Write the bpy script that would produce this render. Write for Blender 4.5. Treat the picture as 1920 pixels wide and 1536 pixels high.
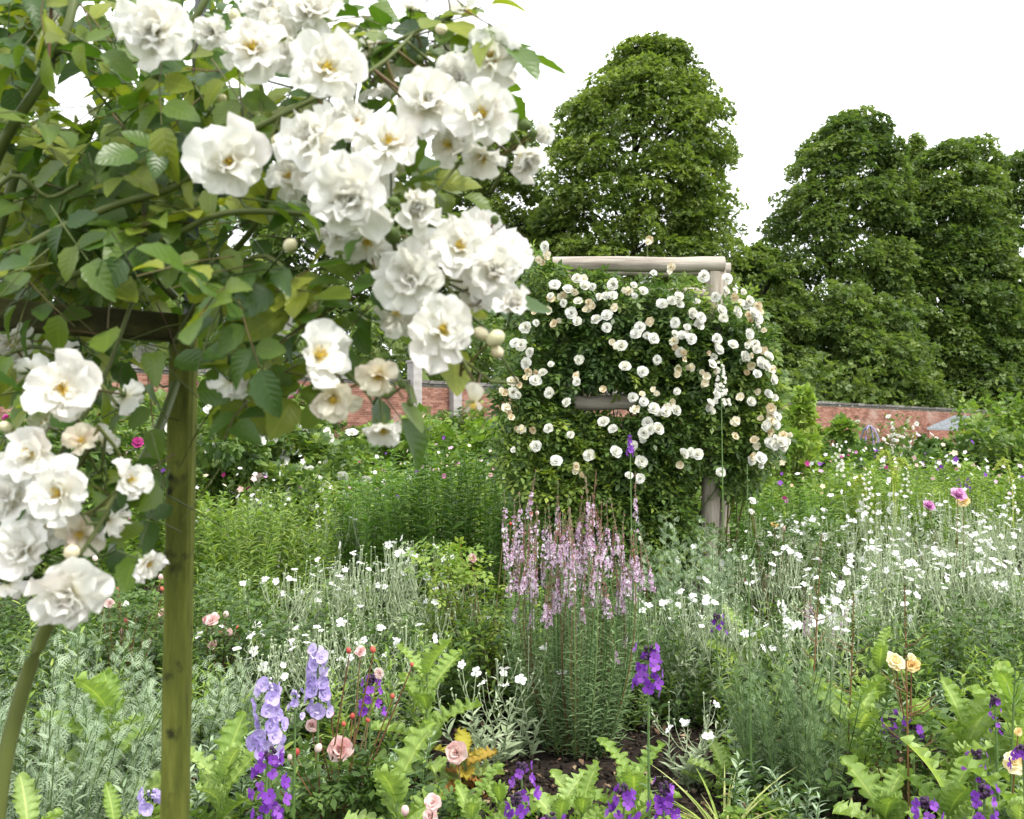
import bpy, math, random
import numpy as np
from mathutils import Matrix, Vector
R_ = math.radians
for o in list(bpy.data.objects): bpy.data.objects.remove(o)
S = bpy.context.scene
COL = S.collection
rng = np.random.default_rng(7)
random.seed(7)

# ------------------------------------------------------------------ camera
F = 1663.0; CZ = 1.35; HORIZ = 850.0
PITCH = math.atan((HORIZ - 768) / F)
cam = bpy.data.cameras.new('camera'); camo = bpy.data.objects.new('camera', cam); COL.objects.link(camo)
cam.sensor_width = 36.0; cam.lens = F / 1920 * 36; cam.clip_start = 0.05; cam.clip_end = 1500
camo.location = (0, 0, CZ); camo.rotation_euler = (R_(90) + PITCH, 0, 0)
cam.dof.use_dof = True; cam.dof.focus_distance = 3.6; cam.dof.aperture_fstop = 9
S.camera = camo
S.render.resolution_x = 1024; S.render.resolution_y = 819
# ------------------------------------------------------------------ sky: bright white overcast
SUN_EL, SUN_AZ = R_(54), R_(128)      # azimuth from +Y towards +X
w = bpy.data.worlds.new('World'); S.world = w; w.use_nodes = True
nt = w.node_tree; nt.nodes.clear()
out = nt.nodes.new('ShaderNodeOutputWorld'); bg = nt.nodes.new('ShaderNodeBackground'); bg.inputs['Strength'].default_value = 0.1
sky = nt.nodes.new('ShaderNodeTexSky'); sky.sky_type = 'NISHITA'; sky.sun_disc = False
sky.sun_elevation = SUN_EL; sky.sun_rotation = SUN_AZ
tc = nt.nodes.new('ShaderNodeTexCoord'); nz = nt.nodes.new('ShaderNodeTexNoise'); nz.inputs['Scale'].default_value = 2.2; nz.inputs['Detail'].default_value = 4
cr = nt.nodes.new('ShaderNodeValToRGB')
cr.color_ramp.elements[0].color = (9.2, 9.4, 9.7, 1); cr.color_ramp.elements[1].color = (12.2, 12.2, 12.2, 1)
mx = nt.nodes.new('ShaderNodeMix'); mx.data_type = 'RGBA'; mx.inputs[0].default_value = 0.9
nt.links.new(tc.outputs['Generated'], nz.inputs['Vector']); nt.links.new(nz.outputs['Fac'], cr.inputs['Fac'])
nt.links.new(sky.outputs[0], mx.inputs[6]); nt.links.new(cr.outputs[0], mx.inputs[7])
nt.links.new(mx.outputs[2], bg.inputs['Color']); nt.links.new(bg.outputs[0], out.inputs[0])
sl = bpy.data.lights.new('sun', 'SUN'); sl.energy = 1.9; sl.angle = R_(7); sl.color = (1, .96, .88)
so = bpy.data.objects.new('sun', sl); COL.objects.link(so)
sd = Vector((math.sin(SUN_AZ) * math.cos(SUN_EL), math.cos(SUN_AZ) * math.cos(SUN_EL), math.sin(SUN_EL)))
so.rotation_euler = sd.to_track_quat('Z', 'Y').to_euler(); so.location = (0, 0, 60)
S.view_settings.view_transform = 'Standard'; S.view_settings.look = 'None'
S.view_settings.exposure = 1.2; S.view_settings.gamma = 1; S.view_settings.use_curve_mapping = False
S.render.engine = 'CYCLES'
S.cycles.max_bounces = 8; S.cycles.diffuse_bounces = 4; S.cycles.transmission_bounces = 4; S.cycles.glossy_bounces = 2

# ------------------------------------------------------------------ helpers
cp, sp = math.cos(PITCH), math.sin(PITCH)
def W(px, py, Y):
    """world point seen at photo pixel (px,py) at forward distance Y"""
    dx = px - 960; u = 768 - py
    y = F * cp - u * sp; z = F * sp + u * cp
    k = Y / y
    return np.array([dx * k, Y, CZ + z * k])
def proj(p):
    p = np.atleast_2d(p); x, y, z = p[:, 0], p[:, 1], p[:, 2] - CZ
    d = y * cp + z * sp; u = -y * sp + z * cp
    return 960 + F * x / d, 768 - F * u / d, d
def nrmz(v): return v / np.maximum(np.linalg.norm(v, axis=-1, keepdims=True), 1e-9)
def orient(d, n):
    d = nrmz(np.asarray(d, float)); x = nrmz(np.cross(d, n)); z = np.cross(x, d)
    return np.stack([x, d, z], axis=-1)          # columns X,Y,Z
def rnd(n, a=0., b=1.): return rng.uniform(a, b, n)
def rdir(n): return nrmz(rng.normal(size=(n, 3)))

class Geo:
    def __init__(s): s.v = []; s.f = []; s.m = []; s.t = []; s.uv = []; s.n = 0; s.mats = []
    def slot(s, m):
        if m not in s.mats: s.mats.append(m)
        return s.mats.index(m)
    def add(s, V, Fq, UV, tint, mat):
        """V (n,3), Fq (m,4) quads (tri: repeat last), UV (n,2), tint (m,)"""
        s.v.append(np.asarray(V, float)); s.f.append(np.asarray(Fq, int) + s.n); s.n += len(V)
        s.uv.append(UV); s.t.append(np.broadcast_to(tint, (len(Fq),))); s.m.append(np.full(len(Fq), s.slot(mat)))
    def place(s, tm, loc, R, sc, tint, mat):
        V, Q, UV = tm; loc = np.atleast_2d(loc); M = len(loc)
        if M == 0: return
        sc = np.broadcast_to(np.asarray(sc, float), (M,)) if np.ndim(sc) < 2 else sc
        if np.ndim(sc) == 1: LV = V[None] * sc[:, None, None]
        else: LV = V[None] * sc[:, None, :]
        P = np.einsum('mij,mvj->mvi', R, LV) + loc[:, None]
        n = len(V)
        QQ = (Q[None] + (np.arange(M) * n)[:, None, None]).reshape(-1, 4)
        s.add(P.reshape(-1, 3), QQ, np.tile(UV, (M, 1)), np.repeat(np.broadcast_to(tint, (M,)), len(Q)), mat)
    def tubes(s, P, r0, r1, mat, tint=.5, S=4):
        """P (M,K,3) polylines"""
        M, K, _ = P.shape
        T = np.gradient(P, axis=1); T = nrmz(T)
        ref = np.where(np.abs(T[..., 2:3]) > .9, np.array([1., 0, 0]), np.array([0, 0, 1.]))
        A = nrmz(np.cross(T, ref)); B = np.cross(T, A)
        r0 = np.broadcast_to(r0, (M,)); r1 = np.broadcast_to(r1, (M,))
        r = r0[:, None] + (r1 - r0)[:, None] * np.linspace(0, 1, K)[None]
        a = np.arange(S) * 2 * math.pi / S
        V = P[:, :, None] + r[..., None, None] * (np.cos(a)[:, None] * A[:, :, None] + np.sin(a)[:, None] * B[:, :, None])
        i = np.arange(K - 1)[:, None]; j = np.arange(S)[None]
        q = np.stack([i * S + j, i * S + (j + 1) % S, (i + 1) * S + (j + 1) % S, (i + 1) * S + j], -1).reshape(-1, 4)
        Q = (q[None] + (np.arange(M) * K * S)[:, None, None]).reshape(-1, 4)
        uv = np.stack([np.broadcast_to((j / S), (K, S)).ravel(), np.repeat(np.linspace(0, 1, K), S)], -1)
        s.add(V.reshape(-1, 3), Q, np.tile(uv, (M, 1)), np.repeat(np.broadcast_to(tint, (M,)), len(q)), mat)
    def mesh(s, name, origin=(0, 0, 0), smooth=True):
        V = np.concatenate(s.v) - np.asarray(origin, float); Q = np.concatenate(s.f); UV = np.concatenate(s.uv)
        t = np.concatenate(s.t); m = np.concatenate(s.m)
        tri = Q[:, 2] == Q[:, 3]
        cnt = np.where(tri, 3, 4); start = np.concatenate([[0], np.cumsum(cnt)[:-1]])
        keep = np.ones(Q.shape, bool); keep[tri, 3] = False
        loops = Q[keep]
        me = bpy.data.meshes.new(name)
        me.vertices.add(len(V)); me.vertices.foreach_set('co', V.astype('f').ravel())
        me.loops.add(len(loops)); me.loops.foreach_set('vertex_index', loops.astype('i'))
        me.polygons.add(len(Q)); me.polygons.foreach_set('loop_start', start.astype('i'))
        me.polygons.foreach_set('material_index', m.astype('i'))
        me.update(calc_edges=True)
        me.polygons.foreach_set('use_smooth', np.full(len(Q), bool(smooth)))
        a = me.attributes.new('tint', 'FLOAT', 'FACE'); a.data.foreach_set('value', t.astype('f'))
        ul = me.uv_layers.new(name='UVMap'); ul.data.foreach_set('uv', UV[loops].astype('f').ravel())
        for mt in s.mats: me.materials.append(mt)
        return me
    def build(s, name, root=None, smooth=True, at=None):
        """at: world origin of the object"""
        rl = np.array(root.matrix_world.translation if False else root['_loc']) if root is not None else np.zeros(3)
        og = rl if at is None else np.asarray(at, float)
        me = s.mesh(name, og, smooth)
        o = bpy.data.objects.new(name, me); COL.objects.link(o)
        if root is not None: o.parent = root
        o.location = og - rl
        return o

def tag(o, label, cat, group=None, kind=None):
    if label: o['label'] = label
    if cat: o['category'] = cat
    if group: o['group'] = group
    if kind: o['kind'] = kind
    return o
ROOTS = []
def thing(name, label, cat, loc=(0, 0, 0), group=None, kind=None):
    o = bpy.data.objects.new(name, None); COL.objects.link(o); o.location = [float(c) for c in loc]
    o.empty_display_size = .1
    o['_loc'] = [float(c) for c in loc]; ROOTS.append(o)
    return tag(o, label, cat, group, kind)
def inst(name, me, parent, loc, R=None, sc=1.0):
    """object sharing mesh; loc in parent's space"""
    o = bpy.data.objects.new(name, me); COL.objects.link(o)
    if parent is not None: o.parent = parent
    m = Matrix.Identity(4)
    if R is not None: m = Matrix([list(map(float, r)) for r in R]).to_4x4()
    if np.ndim(sc) == 0: sc = (sc,) * 3
    o.matrix_basis = Matrix.Translation([float(c) for c in loc]) @ m @ Matrix.Diagonal([float(c) for c in sc] + [1])
    return o

# --- templates: (verts, quads, uv); length along +Y, normal +Z
def grid_t(nx, ny, fn):
    V = []; UV = []
    for j in range(ny + 1):
        for i in range(nx + 1):
            u = i / nx * 2 - 1; t = j / ny
            V.append(fn(u, t)); UV.append((i / nx, t))
    Q = [(j * (nx + 1) + i, j * (nx + 1) + i + 1, (j + 1) * (nx + 1) + i + 1, (j + 1) * (nx + 1) + i) for j in range(ny) for i in range(nx)]
    return np.array(V, float), np.array(Q), np.array(UV, float)
def merge_t(lst):
    V = []; Q = []; UV = []; n = 0
    for (v, q, uv) in lst: V.append(v); Q.append(q + n); UV.append(uv); n += len(v)
    return np.concatenate(V), np.concatenate(Q), np.concatenate(UV)
def xf(tm, loc, R, sc=1.):
    return (tm[0] * sc) @ np.asarray(R).T + np.asarray(loc), tm[1], tm[2]
def leaf_t(w=.5, ny=4, nx=2, curl=.25, fold=.25, shape=lambda t: math.sin(math.pi * t ** .8) ** .8, twist=0., serr=0.):
    def fn(u, t):
        ww = w / 2 * max(shape(t), .02) * (1 + (serr if (int(t * ny + .5) % 2) else -serr) * abs(u) ** 3)
        x = u * ww; z = -curl * t * t + fold * abs(x); a = twist * t
        return (x * math.cos(a) - z * math.sin(a) * 0, t, z + x * math.sin(a))
    return grid_t(nx, ny, fn)
OV = lambda t: max(math.sin(math.pi * min(1, t * .98 + .01) ** .75), 0) ** .75
LEAF = [leaf_t(.66, 8, 2, .22, .35, OV, 0, .07), leaf_t(.7, 8, 2, .1, .2, OV, .4, .07), leaf_t(.6, 8, 2, .45, .5, OV, -.3, .07), leaf_t(.68, 8, 2, -.12, .3, OV, .15, .07)]
LEAFLO = leaf_t(.55, 2, 2, .2, .3, lambda t: (0.15, 1, 0.02)[int(t * 2 + .5)])
LANCE = leaf_t(.24, 3, 2, .25, .3, lambda t: (0.35, 1, .8, 0.02)[int(t * 3 + .5)])
LANCEN = leaf_t(.12, 2, 2, .2, .3, lambda t: (0.5, 1, 0.02)[int(t * 2 + .5)])
BLADE = leaf_t(.034, 7, 2, .9, .3, lambda t: 1 - t ** 3)
def quad_t(w=.6): return (np.array([(0, 0, 0), (w / 2, .5, .08), (0, 1, -.05), (-w / 2, .5, .08)], float), np.array([(0, 1, 2, 3)]), np.array([(.5, 0), (1, .5), (.5, 1), (0, .5)], float))
QD = quad_t()
def rotz(a): c, s = math.cos(a), math.sin(a); return np.array([[c, -s, 0], [s, c, 0], [0, 0, 1.]])
def rotx(a): c, s = math.cos(a), math.sin(a); return np.array([[1, 0, 0], [0, c, -s], [0, s, c.real]])
def roty(a): c, s = math.cos(a), math.sin(a); return np.array([[c, 0, s], [0, 1, 0], [-s, 0, c]])
SPRAY = merge_t([xf(quad_t(.62), (0, 0, 0), rotz(a) @ rotx(b), s) for a, b, s in ((0, -.25, 1), (.9, .15, .8), (-.95, .2, .8))])
SPRAY5 = merge_t([xf(quad_t(.5), (0, y, 0), rotz(a) @ rotx(b), s) for a, b, s, y in ((0, -.3, .45, .55), (1., .15, .42, .45), (-1., .2, .42, .45), (1.1, -.2, .36, .15), (-1.1, .1, .36, .15))])
def poppy_t(seed, lobes=9, w=.56, ny=44):
    r = random.Random(seed); ph = r.random() * 6
    def fn(u, t):
        prof = math.sin(math.pi * min(1, t * .93 + .07) ** 1.25) ** .6 if t < 1 else .05
        prof = max(prof, .12)
        fr_ = (t * lobes + ph + .25 * math.sin(t * 9 + ph)) % 1; saw = abs(fr_ * 2 - 1)
        jag = r.random()
        tooth = 1 - (  .20 * saw + .26 * jag) * (abs(u) > .9) - .06 * saw * (abs(u) > .6)
        x = u * w / 2 * prof * tooth
        y = t + .05 * abs(u) * (1 - saw)
        z = -.38 * t * t + .10 * abs(u) + .05 * math.sin(t * lobes * 5.1 + ph + (2.4 if u > 0 else 0)) * abs(u) ** 1.6 * 1.5 + .02 * (jag - .5) * (abs(u) > .9)
        return (x, y, z)
    return grid_t(6, ny, fn)
POPPY = [poppy_t(1), poppy_t(2, 8, .66), poppy_t(3, 11, .48)]
def petal_t(seed, w=.95, cup=.35, wav=.05, n=6, notch=.06):
    r = random.Random(seed); p1, p2, p3 = r.random() * 6, r.random() * 6, r.random() * 6
    def fn(u, t):
        a = u * (.25 + .75 * t ** .8) * 1.15
        rad = t * (1 - .30 * u * u * t - notch * math.exp(-(u * 4) ** 2) * t ** 4)
        ww = w / 2 * (.28 + 1.5 * t - .78 * t * t)
        x = u * ww; y = t * (1 - .26 * u * u * t) - notch * math.exp(-(u * 5) ** 2) * t ** 5
        z = cup * (t ** 2 * .55 + u * u * .25 * t) - .28 * t ** 5 * cup
        z += wav * t * t * (math.sin(u * 5 + p1) + .7 * math.sin(u * 9 + p2 + t * 3)) + .03 * math.sin(t * 7 + p3)
        x += .05 * t * t * math.sin(p2 + t * 4)
        return (x, y, z)
    return grid_t(n, n, fn)
def blob_t(nu=8, nv=5, zs=1.):
    V = []; UV = []
    for j in range(nv + 1):
        th = math.pi * j / nv
        for i in range(nu):
            a = 2 * math.pi * i / nu
            V.append((math.sin(th) * math.cos(a), math.sin(th) * math.sin(a), -math.cos(th) * zs)); UV.append((i / nu, j / nv))
    Q = [(j * nu + i, j * nu + (i + 1) % nu, (j + 1) * nu + (i + 1) % nu, (j + 1) * nu + i) for j in range(nv) for i in range(nu)]
    return np.array(V), np.array(Q), np.array(UV)
BLOB = blob_t(); BLOBS = blob_t(5, 3)
def box_t(x0, x1, y0, y1, z0, z1):
    V = np.array([(x, y, z) for z in (z0, z1) for y in (y0, y1) for x in (x0, x1)], float)
    Q = np.array([(0, 2, 3, 1), (4, 5, 7, 6), (0, 1, 5, 4), (2, 6, 7, 3), (0, 4, 6, 2), (1, 3, 7, 5)])
    return V, Q, np.array([(v[0], v[2]) for v in V])
def solid(tm, mat, name='m', smooth=False, tint=.5):
    g = Geo(); g.add(tm[0], tm[1], tm[2], tint, mat); return g.mesh(name, smooth=smooth)

# ------------------------------------------------------------------ materials
def mat_new(name):
    m = bpy.data.materials.new(name); m.use_nodes = True; nt = m.node_tree; nt.nodes.clear()
    return m, nt
def ramp(nt, fac, cols):
    r = nt.nodes.new('ShaderNodeValToRGB'); e = r.color_ramp.elements
    n = len(cols)
    while len(e) < n: e.new(.5)
    for i, c in enumerate(cols):
        p = i / (n - 1) if len(c) == 3 else c[3]
        e[i].position = p; e[i].color = (c[0], c[1], c[2], 1)
    if fac is not None: nt.links.new(fac, r.inputs['Fac'])
    return r.outputs['Color']
def math_n(nt, op, a, b=None):
    m = nt.nodes.new('ShaderNodeMath'); m.operation = op
    for i, x in enumerate((a, b)):
        if x is None: continue
        if isinstance(x, (int, float)): m.inputs[i].default_value = x
        else: nt.links.new(x, m.inputs[i])
    return m.outputs[0]
def mixc(nt, fac, a, b, mode='MIX'):
    m = nt.nodes.new('ShaderNodeMix'); m.data_type = 'RGBA'; m.blend_type = mode
    for i, x in ((0, fac), (6, a), (7, b)):
        if isinstance(x, (int, float)): m.inputs[i].default_value = x
        elif isinstance(x, tuple): m.inputs[i].default_value = (*x, 1)
        else: nt.links.new(x, m.inputs[i])
    return m.outputs[2]
def foliage(name, cols, trans=.3, rough=.5, spec=.4, objk=0., noise=0., vein=0., tcol=None, baset=None, bump=0.):
    """cols: ramp over tint. tcol: multiplier on transmitted colour. baset: colour mixed in towards the base (uv.y=0)"""
    m, nt = mat_new(name)
    at = nt.nodes.new('ShaderNodeAttribute'); at.attribute_name = 'tint'; fac = at.outputs['Fac']
    if objk:
        oi = nt.nodes.new('ShaderNodeObjectInfo')
        fac = math_n(nt, 'ADD', fac, math_n(nt, 'MULTIPLY', math_n(nt, 'SUBTRACT', oi.outputs['Random'], .5), objk))
    if noise:
        n = nt.nodes.new('ShaderNodeTexNoise'); n.inputs['Scale'].default_value = noise; n.inputs['Detail'].default_value = 2
        g = nt.nodes.new('ShaderNodeNewGeometry'); nt.links.new(g.outputs['Position'], n.inputs['Vector'])
        fac = math_n(nt, 'ADD', fac, math_n(nt, 'MULTIPLY', math_n(nt, 'SUBTRACT', n.outputs['Fac'], .5), .9))
    c = ramp(nt, fac, cols)
    uv = nt.nodes.new('ShaderNodeUVMap'); uv.uv_map = 'UVMap'
    sx = nt.nodes.new('ShaderNodeSeparateXYZ'); nt.links.new(uv.outputs[0], sx.inputs[0])
    if baset:
        c = mixc(nt, math_n(nt, 'POWER', math_n(nt, 'SUBTRACT', 1., sx.outputs['Y']), baset[3]), c, baset[:3])
    bs = nt.nodes.new('ShaderNodeBsdfPrincipled'); bs.inputs['Roughness'].default_value = rough
    bs.inputs['Specular IOR Level'].default_value = spec
    if vein:
        d = math_n(nt, 'ABSOLUTE', math_n(nt, 'SUBTRACT', sx.outputs['X'], .5))
        mid = math_n(nt, 'LESS_THAN', d, .035)
        # side veins
        wv = nt.nodes.new('ShaderNodeMath'); wv.operation = 'SINE'
        nt.links.new(math_n(nt, 'MULTIPLY', math_n(nt, 'SUBTRACT', sx.outputs['Y'], math_n(nt, 'MULTIPLY', d, .5)), 44.), wv.inputs[0])
        sv = math_n(nt, 'MULTIPLY', math_n(nt, 'GREATER_THAN', wv.outputs[0], .86), .35)
        v = math_n(nt, 'MULTIPLY', math_n(nt, 'MAXIMUM', mid, sv), vein)
        c = mixc(nt, v, c, mixc(nt, 1., c, (1.9, 1.6, 1.7), 'MULTIPLY'))
        bp = nt.nodes.new('ShaderNodeBump'); bp.inputs['Strength'].default_value = .15; bp.inputs['Distance'].default_value = .001
        nt.links.new(wv.outputs[0], bp.inputs['Height']); nt.links.new(bp.outputs[0], bs.inputs['Normal'])
    elif bump:
        n2 = nt.nodes.new('ShaderNodeTexNoise'); n2.inputs['Scale'].default_value = 6
        mp = nt.nodes.new('ShaderNodeMapping'); mp.inputs['Scale'].default_value = (4, .6, 1)
        nt.links.new(uv.outputs[0], mp.inputs[0]); nt.links.new(mp.outputs[0], n2.inputs['Vector'])
        bp = nt.nodes.new('ShaderNodeBump'); bp.inputs['Strength'].default_value = bump; bp.inputs['Distance'].default_value = .003
        nt.links.new(n2.outputs['Fac'], bp.inputs['Height']); nt.links.new(bp.outputs[0], bs.inputs['Normal'])
    nt.links.new(c, bs.inputs['Base Color'])
    o = nt.nodes.new('ShaderNodeOutputMaterial')
    if trans:
        tr = nt.nodes.new('ShaderNodeBsdfTranslucent')
        tcx = mixc(nt, 1., c, tcol or (1., 1., 1.), 'MULTIPLY'); nt.links.new(tcx, tr.inputs['Color'])
        ms = nt.nodes.new('ShaderNodeMixShader'); ms.inputs[0].default_value = trans
        nt.links.new(bs.outputs[0], ms.inputs[1]); nt.links.new(tr.outputs[0], ms.inputs[2]); nt.links.new(ms.outputs[0], o.inputs[0])
    else: nt.links.new(bs.outputs[0], o.inputs[0])
    return m
def rough_mat(name, cols, scale=(8, 8, 8), detail=6, rough=.85, bump=.5, dist=.01, spec=.2, extra=None, coords='Object'):
    m, nt = mat_new(name)
    tcn = nt.nodes.new('ShaderNodeTexCoord'); mp = nt.nodes.new('ShaderNodeMapping'); mp.inputs['Scale'].default_value = scale
    nt.links.new(tcn.outputs[coords], mp.inputs[0])
    n = nt.nodes.new('ShaderNodeTexNoise'); n.inputs['Scale'].default_value = 1; n.inputs['Detail'].default_value = detail; n.inputs['Roughness'].default_value = .65
    nt.links.new(mp.outputs[0], n.inputs['Vector'])
    fac = n.outputs['Fac']
    st = math_n(nt, 'MULTIPLY', math_n(nt, 'SUBTRACT', fac, .5), 2.2); fac2 = math_n(nt, 'ADD', st, .5)
    at = nt.nodes.new('ShaderNodeAttribute'); at.attribute_name = 'tint'
    fac2 = math_n(nt, 'ADD', fac2, math_n(nt, 'SUBTRACT', at.outputs['Fac'], .5))
    c = ramp(nt, fac2, cols)
    if extra:
        n2 = nt.nodes.new('ShaderNodeTexNoise'); n2.inputs['Scale'].default_value = extra[0]; n2.inputs['Detail'].default_value = 3
        nt.links.new(tcn.outputs[coords], n2.inputs['Vector'])
        r2 = ramp(nt, n2.outputs['Fac'], [(0, 0, 0, extra[2]), (1, 1, 1, extra[2] + .12)])
        c = mixc(nt, r2, c, extra[1])
    bs = nt.nodes.new('ShaderNodeBsdfPrincipled'); bs.inputs['Roughness'].default_value = rough; bs.inputs['Specular IOR Level'].default_value = spec
    nt.links.new(c, bs.inputs['Base Color'])
    bp = nt.nodes.new('ShaderNodeBump'); bp.inputs['Strength'].default_value = bump; bp.inputs['Distance'].default_value = dist
    nt.links.new(n.outputs['Fac'], bp.inputs['Height']); nt.links.new(bp.outputs[0], bs.inputs['Normal'])
    o = nt.nodes.new('ShaderNodeOutputMaterial'); nt.links.new(bs.outputs[0], o.inputs[0])
    return m
M = {}
M['soil'] = rough_mat('soil', [(.010, .008, .006), (.028, .020, .015), (.07, .052, .038)], (30, 30, 30), 10, .95, .9, .03)
M['grass'] = rough_mat('grass', [(.03, .05, .012), (.06, .09, .025), (.09, .12, .04)], (3, 3, 3), 10, .9, .8, .05)
M['brick'] = rough_mat('brick', [(.17, .078, .058), (.27, .125, .09), (.38, .21, .16)], (2.2, 2.2, 9), 5, .9, .3, .01, extra=(.55, (.42, .30, .26), .58))
M['mortar'] = rough_mat('mortar', [(.28, .22, .18), (.42, .35, .29)], (9, 9, 9))
M['coping'] = rough_mat('coping', [(.07, .065, .06), (.16, .15, .14), (.42, .42, .40)], (6, 6, 14), 6, .9, .6, .02, extra=(3.5, (.5, .5, .48), .62))
M['palestone'] = rough_mat('pale_stone', [(.30, .28, .27), (.42, .40, .39)], (3, 3, 3), bump=.1)
M['slate'] = rough_mat('slate', [(.14, .15, .17), (.3, .32, .35)], (5, 5, 5))
M['log'] = rough_mat('weathered_log', [(.17, .14, .115), (.36, .32, .275), (.52, .47, .41)], (2.0, 26, 26), 7, .85, .7, .01, extra=(9, (.16, .14, .115), .68))
M['logv'] = rough_mat('weathered_post', [(.15, .125, .10), (.32, .28, .23), (.47, .42, .36)], (26, 26, 2.0), 7, .85, .7, .01, extra=(7, (.13, .14, .07), .6))
M['stake'] = rough_mat('algae_wood', [(.055, .066, .014), (.125, .142, .024), (.21, .22, .045)], (60, 60, 7), 7, .8, .9, .003, extra=(30, (.018, .02, .010), .62))
M['bar'] = rough_mat('mossy_bar', [(.024, .022, .010), (.052, .050, .018), (.095, .095, .03)], (10, 40, 40), 7, .75, .6, .003, extra=(13, (.09, .10, .03), .63))
M['metal'] = rough_mat('dark_metal', [(.016, .018, .02), (.03, .034, .036)], (20, 20, 20), 4, .45, .2, .002, .5)
M['bark'] = rough_mat('bark', [(.035, .03, .022), (.08, .07, .055)], (6, 6, 1.5))
G1 = (.95, 1.0, .45)
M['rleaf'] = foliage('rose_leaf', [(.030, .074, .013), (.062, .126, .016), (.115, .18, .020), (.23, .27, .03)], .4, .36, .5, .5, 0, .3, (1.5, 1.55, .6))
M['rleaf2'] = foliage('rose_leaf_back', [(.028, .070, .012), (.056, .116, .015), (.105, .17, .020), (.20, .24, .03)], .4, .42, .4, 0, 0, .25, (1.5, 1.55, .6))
M['cane'] = foliage('rose_cane', [(.05, .08, .02), (.10, .12, .03), (.11, .05, .025)], 0, .5, .3)
M['petal'] = foliage('white_petal', [(.87, .86, .81), (.89, .89, .87), (.89, .84, .80)], .42, .55, .25, .5, 0, 0, (1, .99, .93), (.80, .74, .42, 5.), .25)
M['petalf'] = foliage('fading_petal', [(.82, .76, .60), (.84, .80, .68), (.80, .68, .58)], .34, .6, .2, .5, 0, 0, None, (.7, .6, .3, 3.), .25)
M['stamen'] = foliage('stamen', [(.45, .24, .02), (.75, .52, .05), (.85, .68, .12)], .1, .6, .2, .6)
M['calyx'] = foliage('calyx', [(.06, .10, .025), (.12, .17, .04)], .15, .5, .3)
M['bud'] = foliage('cream_bud', [(.66, .64, .34), (.78, .74, .50), (.78, .64, .46)], .2, .5, .3, .6)
M['aleaf'] = foliage('arch_rose_leaf', [(.055, .105, .028), (.095, .165, .040), (.16, .24, .052), (.28, .36, .06)], .35, .45, .4, 0, 1.5, 0, (1.3, 1.4, .7))
M['afl'] = foliage('arch_rose_petal', [(.80, .78, .66), (.86, .86, .80), (.86, .86, .84)], .3, .6, .2, .4)
M['afad'] = foliage('faded_rose_petal', [(.58, .46, .28), (.80, .72, .53), (.87, .83, .70)], .25, .7, .1, .9)
M['lime'] = foliage('tree_leaf', [(.068, .108, .024), (.125, .182, .038), (.19, .25, .058), (.27, .33, .085)], .38, .5, .35, 0, .22, 0, (1.4, 1.5, .7))
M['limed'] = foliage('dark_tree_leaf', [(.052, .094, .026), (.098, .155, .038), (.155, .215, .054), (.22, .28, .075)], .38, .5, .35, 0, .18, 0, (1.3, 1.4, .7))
M['green'] = foliage('border_leaf', [(.07, .13, .022), (.13, .22, .035), (.20, .31, .05), (.30, .38, .08)], .35, .5, .35, 0, 1.0, 0, (1.2, 1.3, .6))
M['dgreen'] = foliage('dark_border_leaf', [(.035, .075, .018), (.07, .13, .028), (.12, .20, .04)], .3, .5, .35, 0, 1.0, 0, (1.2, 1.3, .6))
M['phlox'] = foliage('phlox_leaf', [(.075, .16, .026), (.125, .245, .038), (.20, .34, .055)], .35, .5, .3, 0, 0, 0, (1.2, 1.3, .6))
M['ygreen'] = foliage('lettuce_green_leaf', [(.20, .31, .07), (.27, .39, .10), (.36, .48, .18)], .4, .55, .3, .7, 0, .6, (1.2, 1.25, .6))
M['yellow'] = foliage('yellowing_leaf', [(.30, .32, .05), (.48, .42, .05), (.38, .20, .05)], .35, .6, .3, 1.)
M['silver'] = foliage('silver_leaf', [(.28, .35, .20), (.40, .48, .30), (.55, .62, .42)], .2, .8, .15, 0, 0)
M['silverg'] = foliage('artemisia_leaf', [(.24, .33, .20), (.34, .44, .28), (.46, .56, .38)], .25, .8, .15)
M['lin'] = foliage('toadflax_leaf', [(.10, .17, .07), (.17, .26, .11), (.25, .36, .16)], .25, .6, .25)
M['stem'] = foliage('green_stem', [(.05, .10, .025), (.10, .17, .05), (.16, .22, .08)], .0, .5, .3)
M['rstem'] = foliage('red_stem', [(.12, .05, .03), (.18, .10, .04), (.16, .13, .06)], .0, .5, .3)
M['white'] = foliage('white_campion_petal', [(.80, .80, .78), (.88, .88, .88)], .3, .6, .2, .4)
M['linf'] = foliage('pink_toadflax_petal', [(.46, .28, .42), (.62, .45, .60), (.85, .76, .84)], .25, .6, .2)
M['linb'] = foliage('toadflax_bud', [(.26, .12, .12), (.36, .20, .18)], .1, .6, .2)
M['purple'] = foliage('purple_wallflower_petal', [(.14, .03, .30), (.22, .055, .44), (.34, .12, .55)], .35, .6, .2, .7)
M['dpurple'] = foliage('dark_purple_bud', [(.03, .018, .035), (.06, .03, .07)], 0, .6, .2)
M['lilac'] = foliage('lilac_bell_petal', [(.36, .27, .62), (.50, .41, .74), (.70, .62, .84)], .35, .6, .2, .7, baset=(.75, .72, .85, 2.5))
M['pink'] = foliage('pink_rose_petal', [(.78, .46, .45), (.86, .66, .63), (.89, .82, .77)], .3, .6, .2, .7)
M['red'] = foliage('red_bud', [(.42, .05, .05), (.62, .15, .10)], .15, .5, .3, .8)
M['magenta'] = foliage('magenta_petal', [(.28, .02, .12), (.48, .05, .25), (.6, .2, .42)], .3, .6, .2, .6)
M['peony'] = foliage('lilac_pink_petal', [(.62, .25, .52), (.74, .42, .66), (.82, .58, .72)], .3, .6, .2, .7)
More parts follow.
